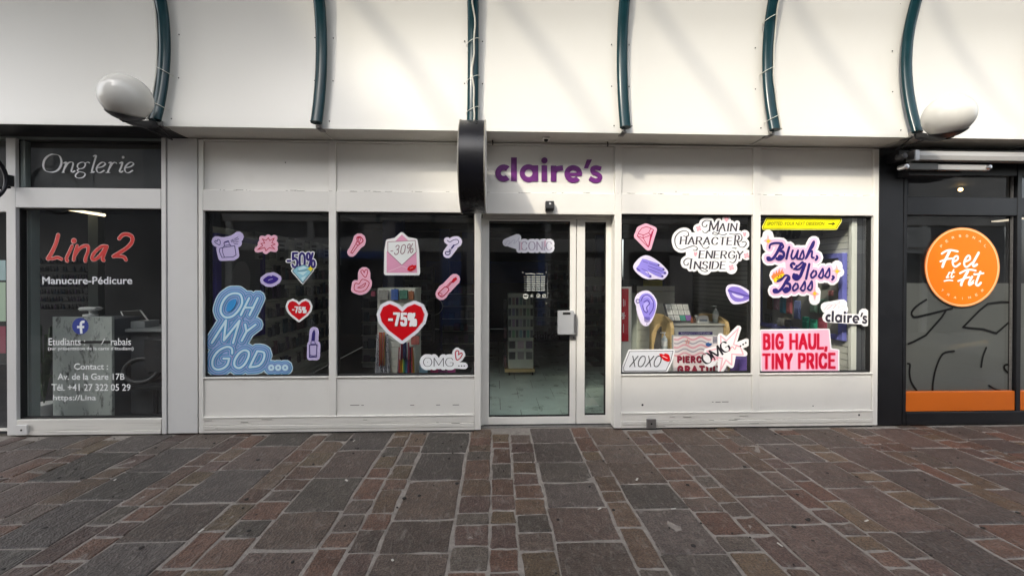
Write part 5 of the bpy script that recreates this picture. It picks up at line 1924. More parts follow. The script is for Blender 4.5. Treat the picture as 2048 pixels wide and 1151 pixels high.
S.lay('backing', (205, 226, 238), nest(92))
S.lay('band', (96, 160, 200), nest(80))
S.lay('band', (160, 176, 222), nest(66))
S.lay('band', (88, 152, 196), nest(53))
S.lay('band', (176, 176, 220), nest(38))
S.lay('band', (88, 156, 204), nest(29))
S.lay('lettering', (206, 232, 244), nest(12))
S.lay('blue_fill', (62, 150, 214), area([(400, 215), (420, 250), (380, 330), (320, 365), (300, 330), (330, 250)], sm=True))


def heart(cx, cy, w, h):
    return [(cx, cy - h * .28), (cx + w * .12, cy - h * .42), (cx + w * .28, cy - h * .5), (cx + w * .43, cy - h * .42), (cx + w * .5, cy - h * .22), (cx + w * .46, cy - h * .02), (cx + w * .3, cy + h * .22),
            (cx, cy + h * .5), (cx - w * .3, cy + h * .22), (cx - w * .46, cy - h * .02), (cx - w * .5, cy - h * .22), (cx - w * .43, cy - h * .42), (cx - w * .28, cy - h * .5), (cx - w * .12, cy - h * .42)]


S = Sticker('heart_sticker', 'small red heart sticker with white minus seventy five percent in the left window', group='window stickers', **W)
hh = heart(1140, 348, 262, 220)
S.lay('backing', WHT, area(hh, grow=25))
S.lay('heart', RED, area(hh))
S.lay('lettering', WHT, word('-75%', 1066, 1220, 368, 62, pen(7.2, square=True), gap=.34, yb1=374))
S = Sticker('lipstick_sticker', 'lavender sticker of an open dark purple lipstick', group='window stickers', **W)
S.lay('backing', LAV, st([(1315, 590), (1305, 720)], 55, sm=False) + area([(1275, 740), (1345, 740), (1340, 880), (1270, 880)], grow=42))
S.lay('stick', NAVY, area([(1280, 700), (1290, 610), (1305, 575), (1322, 570), (1328, 610), (1322, 700)]))
S.lay('drawing', NAVY, st([(1280, 705), (1275, 735), (1330, 735), (1322, 708)], 4, sm=False) + st([(1262, 745), (1345, 740), (1340, 880), (1262, 885)], 5, sm=False, closed=True) + st([(1262, 860), (1300, 870), (1342, 862)], 4))

# ---- second window
W = dict(ox=670, oy=440, s=6.769)
S = Sticker('brush_sticker', 'pink sticker of a red outlined make-up brush', group='window stickers', **W)
S.lay('backing', PINK, st([(330, 265), (330, 290)], 88, sm=False) + st([(335, 300), (225, 435)], 62, sm=False) + st([(300, 280), (222, 440)], 55, sm=False))
S.lay('drawing', CRIM, st([(300, 275), (298, 235), (340, 225), (375, 260), (375, 290), (330, 325)], 7) + st([(300, 285), (280, 320), (315, 345), (335, 315)], 6, sm=False, closed=True)
      + st([(275, 335), (212, 440), (235, 450), (305, 350)], 5.5, sm=False) + st([(320, 235), (315, 290)], 5, sm=False) + st([(350, 250), (330, 300)], 5, sm=False) + st([(310, 240), (350, 235)], 8, sm=False))
S = Sticker('kiss_sticker', 'pink sticker of red outlined lips with a heart above', group='window stickers', **W)
lips2 = [(262, 940), (275, 855), (325, 860), (370, 800), (455, 835), (455, 880), (410, 945), (340, 968)]
S.lay('backing', PINK, area(lips2, grow=46) + st([(395, 715), (395, 800)], 84, sm=False))
S.lay('drawing', CRIM, st(lips2, 5.5, closed=True) + st([(305, 915), (360, 885), (415, 850), (395, 895), (350, 915), (305, 915)], 5) + st([(395, 712), (375, 675), (350, 690), (362, 720), (410, 775), (438, 720), (435, 672), (410, 675), (398, 705)], 5.5))
S = Sticker('envelope_sticker', 'pink open envelope sticker holding a white minus thirty percent card', group='window stickers', **W)
S.lay('backing', WHT, area([(700, 410), (720, 290), (820, 270), (905, 195), (975, 260), (1085, 280), (1105, 400), (1120, 715), (695, 715)], grow=33))
S.lay('envelope', (226, 160, 190), area([(700, 430), (825, 275), (905, 195), (985, 270), (1100, 420), (1112, 712), (700, 712)]))
S.lay('card', (236, 240, 238), area([(715, 295), (1085, 275), (1100, 430), (905, 608), (715, 430)]))
S.lay('card_edge', (150, 100, 110), st([(715, 295), (1085, 275), (1100, 430), (905, 608), (715, 430)], 3.5, sm=False, closed=True))
S.lay('lettering', (150, 118, 125), word('-30%', 745, 1050, 475, 125, pen(5.5), shear=.18, gap=.28, yb1=440))
S.lay('fold', (238, 200, 215), st([(715, 700), (905, 620), (1100, 705)], 4, sm=False))
S.lay('lips', RED, area([(978, 670), (1000, 625), (1030, 612), (1045, 602), (1065, 612), (1100, 610), (1085, 655), (1030, 690)], sm=True))
S.lay('highlight', (240, 190, 190), st([(1015, 655), (1055, 640)], 3))
S = Sticker('necklace_sticker', 'lavender sticker of a navy chain with a heart pendant', group='window stickers', **W)
ch_ = [(1520, 275), (1555, 295), (1600, 270), (1650, 262), (1675, 290), (1660, 320), (1610, 340)]
S.lay('backing', LAVW, st(ch_, 46, sub=3) + st([(1600, 350), (1555, 410), (1525, 450)], 66, sm=False))
S.lay('drawing', NAVY, st(ch_, 5) + st([(1610, 340), (1580, 380)], 11, sm=False) + st(arc(1558, 408, 13, 0, 350, 10), 5, sm=False) + st([(1525, 425), (1500, 430), (1495, 455), (1525, 470), (1555, 455), (1555, 428), (1530, 430)], 6, closed=True))
S = Sticker('mascara_sticker', 'pink sticker of a red mascara brush and tube', group='window stickers', **W)
S.lay('backing', PINK, st([(1620, 800), (1500, 930)], 76, sm=False) + st([(1480, 940), (1440, 1000)], 82, sm=False))
S.lay('brush', (206, 20, 44), area([(1600, 790), (1640, 768), (1655, 800), (1600, 850), (1570, 838)]))
S.lay('drawing', CRIM, st([(1590, 830), (1520, 910)], 5, sm=False) + st([(1570, 830), (1505, 900)], 4, sm=False) + st([(1490, 900), (1535, 920), (1530, 960), (1450, 1035), (1398, 1000), (1410, 975), (1490, 900)], 6) + st(arc(1425, 1005, 26, 0, 350, 12, ry=18), 4.5, sm=False))
W = dict(ox=670, oy=580, s=6.22)
S = Sticker('large_heart_sticker', 'large red heart sticker with bold white minus seventy five percent', group='window stickers', **W)
hh = heart(836, 398, 550, 450)
S.lay('backing', (236, 236, 242), area(hh, grow=44, sm=False))
S.lay('pink_rim', (240, 190, 205), area(hh, grow=7))
S.lay('heart', (212, 8, 24), area(hh))
wd = word('-75%', 676, 1005, 428, 140, pen(15.5, square=True), gap=.3, yb1=436)
S.lay('lettering_shadow', (120, 10, 30), xf(wd, 7, 6))
S.lay('lettering', (245, 245, 245), wd)
S = Sticker('omg_heart_sticker', 'white cut out sticker reading OMG in thin serif capitals with a red outlined heart', group='window stickers', **W)
wd = lambda p: word('OMG', 1100, 1470, 945, 105, p, gap=.2)
ht = [(1528, 800), (1505, 745), (1525, 755), (1500, 790), (1510, 862), (1580, 808), (1580, 780), (1545, 795)]
ht = [(1535, 800), (1540, 765), (1520, 750), (1498, 775), (1510, 862), (1550, 850), (1582, 800), (1570, 778), (1545, 795)]
dots = sum([disc(x, 940, 8) for x in (1541, 1575, 1608)], [])
S.lay('backing', (240, 242, 243), wd(pen(48)) + area(ht, grow=40) + st([(1500, 930), (1610, 940)], 42, sm=False))
S.lay('lettering', (52, 52, 58), wd(pen(4.6, 2.2)) + dots)
S.lay('heart', (200, 34, 60), st(ht, 6, closed=True))

# ---- door
W = dict(ox=960, oy=430, s=5.482, Y=YD + .026)
S = Sticker('iconic_sticker', 'pale sticker with faint script and the word ICONIC on the glass door', group='window stickers', **W)
wd = lambda p, sf=0: word('ICONIC', 432, 785, 382, 90, p, gap=.24, serif=sf)
S.lay('backing', (226, 226, 234), wd(pen(34)) + st([(290, 300), (350, 275), (410, 250)], 44, sm=False) + st([(330, 310), (430, 340)], 40, sm=False))
S.lay('lettering', (172, 162, 182), wd(pen(6.5, 2.5), 9))
S.lay('script', (200, 198, 212), st([(275, 325), (300, 285), (330, 290), (310, 320), (340, 300), (360, 275), (385, 270), (370, 310), (400, 290), (430, 245), (420, 290), (440, 300)], 3))
S.lay('tint', (226, 188, 205), st([(452, 300), (452, 378)], 6, sm=False) + st([(715, 280), (712, 340)], 7, sm=False))
S = Sticker('opening_hours', 'white opening hours table printed on the glass door', 'notice', None, **W)
P = []
for r in range(7):
    for c in range(4):
        P += area([(512 + c * 52, 668 + r * 24.5), (512 + c * 52 + 44, 668 + r * 24.5), (512 + c * 52 + 44, 668 + r * 24.5 + 15), (512 + c * 52, 668 + r * 24.5 + 15)])
    P += st([(486, 676 + r * 24.5), (506, 676 + r * 24.5)], 2.2, sm=False)
P += st([(502, 643), (560, 641), (600, 648)], 6) + st([(622, 640), (690, 645)], 4, sm=False)
P += disc(500, 888, 30, 24)
S.lay('table', (214, 216, 206), P)
S.lay('icons', (190, 192, 182), st(arc(640, 882, 17, 0, 360, 20), 5, sm=False) + st(arc(703, 884, 17, 0, 360, 20), 5, sm=False) + area([(550, 895), (566, 865), (588, 895)]) + st([(694, 893), (712, 872)], 4, sm=False) + disc(640, 884, 7))
S.lay('icon_bar', (70, 72, 66), st([(484, 885), (516, 885)], 7, sm=False))
P = st([(470, 625), (470, 632)], 6, sm=False)
S.lay('corner', (150, 152, 150), disc(470, 628, 8) + disc(728, 625, 8) + disc(728, 963, 8) + st([(612, 905), (740, 905), (740, 690)], 2, sm=False))


# ---- shop name lettering in geometric bold, drawn once (crop origin 900,240, 5.482)
def shop_name():
    P = []
    P += ribbon(arc(590, 581, 63, 47, 313, 40), 62)
    P += area([(669, 410), (733, 410), (733, 668), (669, 668)])
    P += ribbon(arc(862, 582, 70, 0, 360, 48)[:-1], 56, sm=False, closed=True) + area([(905, 496), (967, 496), (967, 672), (905, 672)])
    P += area([(1003, 497), (1065, 497), (1065, 673), (1003, 673)]) + disc(1036, 443, 34, 28)
    P += area([(1105, 499), (1167, 499), (1167, 674), (1105, 674)]) + ribbon([(1136, 600), (1148, 558), (1180, 532), (1239, 524)], 56)
    P += ribbon(arc(1352, 590, 69, -4, 318, 48), 56) + area([(1300, 577), (1448, 577), (1448, 612), (1300, 612)])
    P += area([(1500, 433), (1557, 433), (1512, 530), (1468, 530)])
    P += ribbon([(1656, 536), (1606, 521), (1566, 533), (1570, 572), (1618, 594), (1645, 622), (1630, 656), (1585, 662), (1530, 636)], 50)
    return P


NAME = shop_name()
sg = Sticker('shop_sign', 'large purple shop name lettering on the white panel above the glass door', 'lettering', None, 900, 240, 5.482, Y=0.0135)
sg.lay('lettering', mat('purple_print', (0.150, 0.020, 0.190), .35, var=.25, scale=3), NAME)
tag(sg.root, cat='sign')
S = Sticker('door_name', 'small black shop name lettering low on the glass door', 'lettering', None, 960, 600, 4.43, Y=YD + .026)
S.lay('lettering', (14, 14, 16), xf(NAME, 470, 342, .2065, .232, px=497, py=672))

# ---- third window (crop origin 1240,425, 7.585)
W = dict(ox=1240, oy=425, s=7.585)
S = Sticker('gem_sticker', 'pink sticker of a red outlined cut gem', group='window stickers', **W)
gem = [(262, 355), (300, 255), (390, 215), (510, 262), (430, 525)]
S.lay('backing', PINK, area(gem, grow=52))
S.lay('drawing', (190, 36, 84), st([(262, 355), (282, 300), (330, 235), (400, 215), (450, 228), (510, 262), (430, 525)], 5, sm=False, closed=True) + st([(275, 318), (360, 340), (435, 305), (470, 235)], 5, sm=False)
      + st([(262, 355), (350, 385), (465, 340), (510, 262)], 5, sm=False) + st([(350, 340), (350, 385), (430, 520), (465, 340), (435, 305)], 5, sm=False) + st([(490, 290), (440, 500)], 9, sm=False))
S = Sticker('hand_sticker', 'white rimmed sticker of a violet hand with dark nails', group='window stickers', **W)
S.lay('backing', LAVW, area([(205, 830), (250, 740), (340, 665), (440, 660), (600, 760), (715, 880), (715, 940), (650, 1005), (560, 1000), (400, 1000), (280, 930)], sm=True, grow=6))
VIO, VDK, VLT = (150, 138, 226), (84, 70, 168), (184, 174, 240)
S.lay('hand', VIO, area([(250, 845), (295, 790), (340, 705), (400, 715), (480, 770), (420, 880), (330, 900), (270, 880)], grow=6) + st([(400, 735), (500, 770), (575, 795)], pen(24)) + st([(430, 780), (560, 830), (650, 860)], pen(24)) + st([(430, 830), (560, 880), (680, 915)], pen(24)) + st([(420, 860), (540, 930), (640, 965)], pen(22)) + st([(300, 870), (370, 920), (455, 965)], pen(26)))
S.lay('shading', VDK, st([(440, 765), (560, 805)], 4, sm=False) + st([(430, 810), (640, 885)], 4, sm=False) + st([(430, 855), (630, 935)], 4, sm=False) + st([(350, 740), (420, 760)], 4, sm=False) + st([(330, 850), (410, 890), (440, 930)], 4) + st([(300, 880), (260, 850)], 10, sm=False))
for nx_, ny_ in ((585, 796), (660, 862), (682, 915), (642, 966), (460, 966)):
    S.lay('nail', (58, 48, 110), disc(nx_, ny_, 17, ry=11))
S = Sticker('phrase_sticker', 'white cloud shaped sticker reading MAIN CHARACTER ENERGY INSIDE with pink flowers', group='window stickers', **W)
N1 = pen(12.5, 4.2, .0)


def phrase(p, sf):
    P = word('M', 1355, 1475, 280, 155, p, shear=.14, serif=sf) + word('AIN', 1500, 1760, 280, 118, p, shear=.14, gap=.3, serif=sf)
    P += word('HARACTE', 915, 1690, 478, 112, p, shear=.12, gap=.27, serif=sf, yb1=488) + word('R', 1738, 1800, 490, 145, p, shear=.1, serif=sf)
    P += word('ENERGY', 1200, 1850, 690, 112, p, shear=.14, gap=.27, serif=sf, yb1=698)
    P += word('I', 1065, 1066, 850, 150, p, shear=.13, serif=sf) + word('NSIDE', 1125, 1590, 852, 112, p, shear=.14, gap=.27, serif=sf)
    return P


CAPS_I0 = CAPS['I']
CAPS['I'] = (.05, [[(.025, 0), (.025, 1)]], [(.025, 0), (.025, 1)])
fl = [[(1365, 125), (1300, 120), (1250, 155), (1255, 205), (1300, 215), (1320, 185)], [(1345, 270), (1310, 305), (1270, 300), (1255, 280)], [(1040, 350), (1035, 300), (980, 275), (900, 300), (840, 370), (835, 460), (870, 535), (940, 560), (1030, 530), (1110, 505), (1170, 530), (1160, 570), (1110, 570)],
      [(1040, 345), (1000, 365), (965, 350)], [(1510, 280), (1480, 330), (1410, 325), (1420, 295), (1470, 310), (1560, 340), (1620, 320)], [(1660, 320), (1740, 330), (1810, 320), (1850, 360), (1840, 420), (1790, 445)],
      [(1790, 450), (1810, 510), (1870, 525), (1915, 480), (1900, 440), (1850, 450)], [(1230, 470), (1260, 530), (1310, 545), (1350, 515)], [(1080, 700), (1020, 695), (970, 735), (980, 790), (1025, 795), (1035, 765)],
      [(1770, 640), (1755, 720), (1715, 760), (1665, 745)], [(1290, 860), (1330, 880), (1290, 895), (1235, 875), (1225, 840), (1265, 835)]]
fp = sum([st(q, pen(8.5, 5, .4), sub=3) for q in fl], [])
S.lay('backing', (243, 243, 243), phrase(pen(44), 0) + sum([st(q, pen(50), sub=2) for q in fl], []) + st([(1180, 240), (1350, 200)], 70, sm=False) + st([(1615, 100), (1640, 250)], 66, sm=False) + disc(1895, 330, 68) + disc(1920, 640, 80) + disc(1690, 845, 88) + st([(1135, 620), (1300, 650)], 66, sm=False) + area([(1000, 300), (1700, 300), (1700, 850), (1000, 850)]))
S.lay('lettering', (60, 56, 66), phrase(N1, 17) + fp)
CAPS['I'] = CAPS_I0
PK = (238, 176, 188)


def flower(x, y, r):
    return sum([disc(x + r * .62 * math.cos(t), y + r * .62 * math.sin(t), r * .42, 12) for t in (.5, 2.07, 3.64, 5.2)], []) + disc(x, y, r * .25, 8)


for nx_, ny_ in ((1193, 240), (1918, 650), (1690, 830)):
    S.lay('flower', PK, flower(nx_, ny_, 44))
for nx_, ny_, w_ in ((1615, 105, 62), (1890, 330, 55), (1145, 630, 55)):
    S.lay('heart', PK, area(heart(nx_, ny_, w_, 74)))
W = dict(ox=1240, oy=550, s=5.615)
S = Sticker('ear_sticker', 'white rimmed sticker of a violet ear with a hanging earring', group='window stickers', **W)
S.lay('backing', LAVW, area([(165, 290), (190, 220), (260, 178), (340, 190), (410, 290), (400, 400), (350, 520), (290, 570), (230, 520), (190, 400), (185, 345)], sm=True, grow=3))
S.lay('ear', VIO, area([(220, 250), (270, 205), (340, 215), (400, 300), (395, 400), (350, 490), (305, 500), (270, 470), (240, 390), (215, 310)], sm=True))
S.lay('highlight', VLT, area([(265, 330), (300, 300), (330, 330), (310, 400), (270, 390)], sm=True) + st([(260, 245), (320, 240), (365, 300)], 9))
S.lay('shading', VDK, st([(235, 290), (265, 235), (320, 228), (370, 290), (372, 370), (330, 440)], 5) + st([(270, 300), (310, 280), (330, 320), (300, 360), (310, 410)], 6) + st([(255, 340), (270, 400), (300, 420)], 6))
S.lay('earring', (70, 58, 150), sum([st([(275 + k * 13, 470), (280 + k * 12, 530 - abs(k - 2) * 6)], 3.5, sm=False) for k in range(5)], []) + st(arc(200, 290, 20, 30, 330, 12), 4, sm=False) + disc(300, 550, 5))
S = Sticker('violet_lips_sticker', 'white rimmed sticker of parted violet lips at the right of the third window', group='window stickers', **W)
S.lay('backing', LAVW, area([(1195, 200), (1200, 130), (1250, 105), (1350, 120), (1450, 180), (1480, 240), (1430, 295), (1320, 322), (1250, 305)], sm=True, grow=3))
S.lay('lips', (134, 116, 204), area([(1212, 165), (1250, 130), (1330, 135), (1400, 175), (1460, 235), (1420, 280), (1310, 298), (1250, 260), (1225, 205)], sm=True))
S.lay('shading', (84, 68, 156), st([(1215, 170), (1280, 190), (1340, 205), (1400, 225), (1455, 238)], 7))
S.lay('teeth', (214, 206, 240), area([(1258, 200), (1320, 222), (1385, 240), (1370, 258), (1310, 250), (1270, 225)], sm=True))
S = Sticker('xoxo_sticker', 'white slanted plate sticker reading XOXO with red lips', group='window stickers', **W)
pl4 = [(105, 855), (600, 845), (555, 1065), (50, 1075)]
pl4 = [(110, 855), (595, 850), (570, 955), (515, 1070), (45, 1075), (40, 1035)]
S.lay('backing', (238, 238, 240), area(pl4, grow=22))
S.lay('plate', (214, 216, 222), area(pl4, grow=8))
S.lay('rule', (70, 70, 78), st(pl4, 2.8, sm=False, closed=True))
S.lay('lettering', (46, 48, 54), word('XOXO', 108, 440, 1025, 118, pen(5.2), shear=.30, gap=.26))
S.lay('lips', (208, 16, 26), area([(440, 885), (470, 880), (490, 890), (510, 878), (550, 895), (562, 950), (540, 968), (490, 950), (465, 920)], sm=True))
S.lay('highlight', (245, 210, 205), st([(480, 908), (530, 930)], 4))
S = Sticker('omg_star_sticker', 'white star shaped sticker with a pink starburst and tilted letters OMG', group='window stickers', **W)
stp = [(1130, 680), (1195, 735), (1330, 595), (1275, 775), (1400, 880), (1275, 875), (1250, 1010), (1190, 960), (1130, 1080), (1130, 925), (1040, 920), (975, 850), (1135, 815)]
S.lay('backing', (244, 242, 243), area(stp, grow=32) + st([(1010, 950), (1130, 900), (1270, 820), (1420, 755)], 46) + disc(1010, 955, 78))
S.lay('star', (240, 184, 196), st([(1135, 815), (1130, 680), (1195, 735), (1330, 595), (1275, 775), (1350, 800), (1385, 890), (1255, 885), (1255, 1005), (1190, 950), (1125, 1075), (1150, 930), (1060, 915), (975, 850)], 7, sm=False, closed=True))
wd = xf(word('OMG', 0, 330, 0, 118, pen(11, 3.2), gap=.16, serif=10), 965, 1008, 1.0, rot=-.56)
S.lay('lettering', (40, 38, 46), wd + sum([disc(x, y, 10) for x, y in ((1352, 795), (1383, 775), (1412, 757))], []))
S.lay('script', (236, 150, 170), st([(1030, 960), (1050, 930), (1060, 960), (1090, 930), (1100, 950)], 4) + st([(1230, 850), (1260, 800), (1290, 830), (1310, 785), (1330, 800)], 4))

# ---- fourth window (crop origin 1515,425, 6.22)
W = dict(ox=1515, oy=425, s=6.22)
S = Sticker('arrow_sticker', 'bright yellow slanted strip sticker with dark capitals and an arrow', group='window stickers', **W)
yl = [(120, 78), (1030, 78), (1035, 100), (975, 198), (75, 198), (70, 180)]
S.lay('backing', (245, 240, 130), area(yl, grow=17))
S.lay('strip', (244, 236, 14), area(yl, grow=9))
S.lay('rule', (90, 92, 10), st(yl, 3, sm=False, closed=True))
S.lay('lettering', (72, 74, 14), None, raw=text_fit('SPOTTED :YOUR NEXT OBSESSION', 1515 + 120 / 6.22, 425 + 117 / 6.22, 1515 + 835 / 6.22, 425 + 158 / 6.22, shear=.2))
S.lay('arrow', (72, 74, 14), st([(885, 138), (960, 138)], 4.5, sm=False) + st([(935, 124), (962, 138), (932, 152)], 4, sm=False))
S = Sticker('blush_sticker', 'pink sticker reading Blush Gloss Boss in navy script with a small crown', group='window stickers', **W)
N2 = pen(17, 8, .9)
SCR = [
    # B l u s h ,
    ([(300, 385), (270, 440), (235, 510), (190, 570), (140, 585), (125, 560)], 17), ([(150, 440), (160, 395), (230, 375), (300, 385), (320, 430), (260, 465)], 12), ([(260, 465), (320, 490), (325, 540), (280, 580), (240, 570)], 17),
    ([(395, 430), (375, 500), (360, 570)], 15), ([(440, 470), (420, 540), (440, 575), (480, 530), (505, 470), (490, 560), (520, 575)], 12),
    ([(520, 575), (548, 500), (566, 470), (572, 500), (578, 545), (556, 578), (528, 570)], 11), ([(600, 570), (640, 470), (690, 370), (705, 365), (690, 420), (640, 480), (610, 560), (650, 490), (680, 480), (675, 550), (700, 560)], 12), ([(738, 540), (745, 560), (725, 585)], 14),
    # G l o s s ,
    ([(430, 680), (415, 650), (440, 625), (460, 640)], 14), ([(455, 700), (530, 640), (560, 615), (570, 645), (520, 700), (475, 700), (490, 660)], 12), ([(590, 640), (560, 720), (530, 790), (490, 825), (450, 805), (455, 770)], 20),
    ([(645, 640), (625, 730), (605, 820)], 15), ([(700, 720), (665, 770), (680, 810), (730, 770), (725, 725)], 12), ([(760, 790), (792, 730), (812, 696), (818, 740), (815, 785), (795, 812), (768, 800)], 11), ([(838, 785), (872, 725), (892, 692), (898, 735), (895, 780), (875, 806), (848, 795)], 11), ([(938, 790), (950, 805), (930, 830)], 14),
    # B o s s
    ([(390, 800), (350, 860), (310, 930), (260, 980), (210, 985), (205, 960)], 17), ([(250, 850), (300, 830), (345, 780), (390, 790), (395, 830), (340, 870)], 12), ([(345, 870), (400, 890), (400, 950), (350, 985), (325, 960)], 17),
    ([(475, 880), (440, 930), (455, 970), (505, 930), (495, 885)], 12), ([(535, 945), (568, 890), (588, 855), (594, 900), (590, 945), (570, 970), (545, 960)], 11), ([(622, 940), (655, 885), (675, 850), (681, 895), (677, 938), (657, 963), (632, 953)], 11)]
al = lambda g: sum([st(q, r + .5 + g, sub=3) for q, r in SCR], [])
sp4 = [([(130, 280), (130, 420)], 45), ([(85, 350), (170, 350)], 36), ([(990, 660), (985, 740)], 45), ([(1020, 740), (940, 750)], 36), ([(715, 980), (710, 1080)], 46), ([(240, 780), (300, 740)], 70), ([(400, 600), (420, 900)], 60), ([(640, 640), (560, 900)], 60)]
S.lay('backing', (246, 244, 246), al(58) + sum([st(q, r + 24, sm=False) for q, r in sp4], []))
S.lay('pink_field', (242, 196, 222), al(34) + sum([st(q, r - 4, sm=False) for q, r in sp4[5:]], []))
S.lay('sparkles', (243, 180, 190), sum([area([(x, y - 85), (x + 18, y - 22), (x + 60, y), (x + 18, y + 20), (x, y + 85), (x - 18, y + 20), (x - 60, y), (x - 18, y - 22)]) for x, y in ((130, 350), (985, 725), (712, 1010))], []))
S.lay('sparkle_cores', (246, 196, 60), sum([area([(x, y - 28), (x + 28, y), (x, y + 28), (x - 28, y)]) for x, y in ((135, 355), (990, 730), (712, 1005))], []))
S.lay('crown', (238, 130, 70), area([(170, 790), (190, 770), (205, 735), (220, 765), (235, 715), (250, 755), (272, 690), (282, 745), (312, 690), (315, 740), (330, 730), (325, 770), (190, 830)]))
S.lay('smiley', (250, 216, 40), area([(200, 830), (250, 790), (320, 760), (348, 775), (330, 815), (270, 850), (215, 862)], sm=True))
S.lay('lettering', (46, 36, 112), al(0) + disc(140, 572, 30) + disc(285, 555, 34) + disc(480, 795, 38) + disc(225, 970, 32) + disc(362, 955, 34))
S.lay('face', (70, 50, 20), disc(262, 792, 8) + disc(292, 788, 8) + st([(240, 815), (275, 822), (300, 808)], 5))
W = dict(ox=1515, oy=590, s=6.77)
S = Sticker('name_sticker', 'white cut out sticker with navy shop name below faint script', group='window stickers', **W)
nm = xf(NAME, 918, 362, .4835, .588, rot=.03, px=497, py=672)
S.lay('backing', (247, 246, 246), st([(945, 300), (1465, 330)], 70, sm=False) + st([(1440, 250), (1460, 350)], 72, sm=False) + st([(920, 160), (1150, 120)], 66, sm=False) + st([(930, 190), (1170, 190)], 60, sm=False))
S.lay('lettering', (54, 52, 66), nm)
S.lay('script', (232, 200, 208), st([(905, 195), (960, 130), (1010, 140), (940, 190), (1020, 130), (1060, 125), (1020, 185), (1080, 120), (1120, 80), (1090, 170), (1130, 150), (1190, 150), (1150, 185), (1090, 215)], 3.5))
S = Sticker('haul_sticker', 'large pink sticker reading BIG HAUL, TINY PRICE in red condensed capitals', group='window stickers', **W)
hl = [(50, 480), (960, 470), (985, 735), (1090, 750), (1090, 1045), (60, 1050)]
S.lay('backing', (246, 244, 246), area(hl, grow=20))
S.lay('pink_field', (244, 192, 214), area(hl, grow=2))
SQ = pen(16, square=True)
w1 = lambda p: word('BIG', 92, 338, 722, 186, p, gap=.42, yb1=718) + word('HAUL,', 448, 930, 718, 184, p, gap=.30, yb1=716)
w2 = lambda p: word('TINY', 84, 460, 985, 182, p, gap=.40, yb1=982) + word('PRICE', 566, 1040, 980, 182, p, gap=.36, yb1=976)
S.lay('glow', (246, 150, 180), w1(pen(27)) + w2(pen(27)))
S.lay('lettering', (204, 14, 52), w1(SQ) + w2(SQ))

# ---- nail salon lettering (on the glass)
L1 = Sticker('transom_lettering', 'pale italic serif lettering reading Onglerie on the dark transom', 'lettering', None, 0, 270, 6.0235, Y=.051)
NS = pen(14, 3.8, .35)
P = st([(645, 232), (715, 250), (740, 320), (725, 385), (685, 430), (625, 447), (550, 432), (522, 380), (530, 315), (560, 268), (605, 238)], NS, closed=True)
for q in ([(768, 340), (798, 325), (792, 355), (760, 445)], [(778, 400), (820, 338), (865, 325), (882, 345), (868, 400), (858, 438), (875, 448), (900, 430)],
          [(1125, 258), (1158, 245), (1135, 330), (1108, 425), (1112, 448), (1135, 440)], [(1165, 395), (1230, 382), (1268, 352), (1255, 330), (1220, 332), (1178, 370), (1162, 415), (1180, 450), (1215, 450), (1255, 425)],
          [(1312, 338), (1340, 326), (1328, 370), (1298, 448)], [(1322, 395), (1355, 342), (1388, 328), (1402, 342)], [(1442, 342), (1475, 325), (1460, 385), (1440, 435), (1455, 450), (1480, 432)],
          [(1505, 395), (1570, 382), (1608, 352), (1595, 330), (1560, 332), (1518, 370), (1502, 415), (1520, 450), (1555, 452), (1598, 425)]):
    P += st(q, pen(11, 3.5, .35))
P += st([(985, 328), (1022, 335), (1025, 368), (1000, 398), (958, 404), (932, 385), (942, 348)], pen(9, 3.5, .35), closed=True) + st([(1020, 342), (1058, 326), (1078, 338)], pen(7, 4))
P += st([(958, 404), (932, 422), (948, 440), (1008, 452), (1026, 475), (1000, 508), (948, 518), (910, 502), (915, 472), (948, 445)], pen(9, 4, .35)) + disc(1483, 268, 17)
P += st([(745, 450), (775, 450)], 4, sm=False) + st([(1088, 452), (1130, 452)], 4, sm=False) + st([(1275, 452), (1325, 452)], 4, sm=False)
L1.lay('lettering', (238, 239, 242), P)
L2 = Sticker('salon_name', 'red brush script lettering Lina 2 with a pale outline', 'lettering', None, 0, 450, 6.0235, Y=.051)
LS = [([(700, 122), (670, 230), (615, 345), (578, 402)], 23), ([(578, 405), (640, 402), (690, 388), (742, 410)], 17), ([(868, 252), (832, 330), (800, 400), (812, 432)], 18), ([(930, 250), (900, 340), (888, 418)], 18),
      ([(900, 365), (950, 290), (1010, 252), (1058, 255), (1062, 310), (1032, 390), (1028, 432)], 19), ([(1288, 258), (1225, 258), (1150, 315), (1108, 385), (1125, 416), (1170, 400), (1225, 340), (1270, 275)], 19), ([(1288, 265), (1255, 350), (1235, 405), (1250, 425)], 18),
      ([(1438, 160), (1478, 118), (1540, 112), (1592, 145), (1588, 205), (1530, 272), (1440, 332), (1368, 375)], 21), ([(1368, 375), (1440, 374), (1495, 385), (1518, 418)], 18)]
L2.lay('outline', (226, 180, 172), sum([st(q, r + 4.5) for q, r in LS], []) + disc(890, 190, 35))
L2.lay('lettering', (200, 52, 48), sum([st(q, r - 1) for q, r in LS], []) + disc(890, 190, 29))
px = lambda x: x / 4.426
Gt = (236, 238, 238)
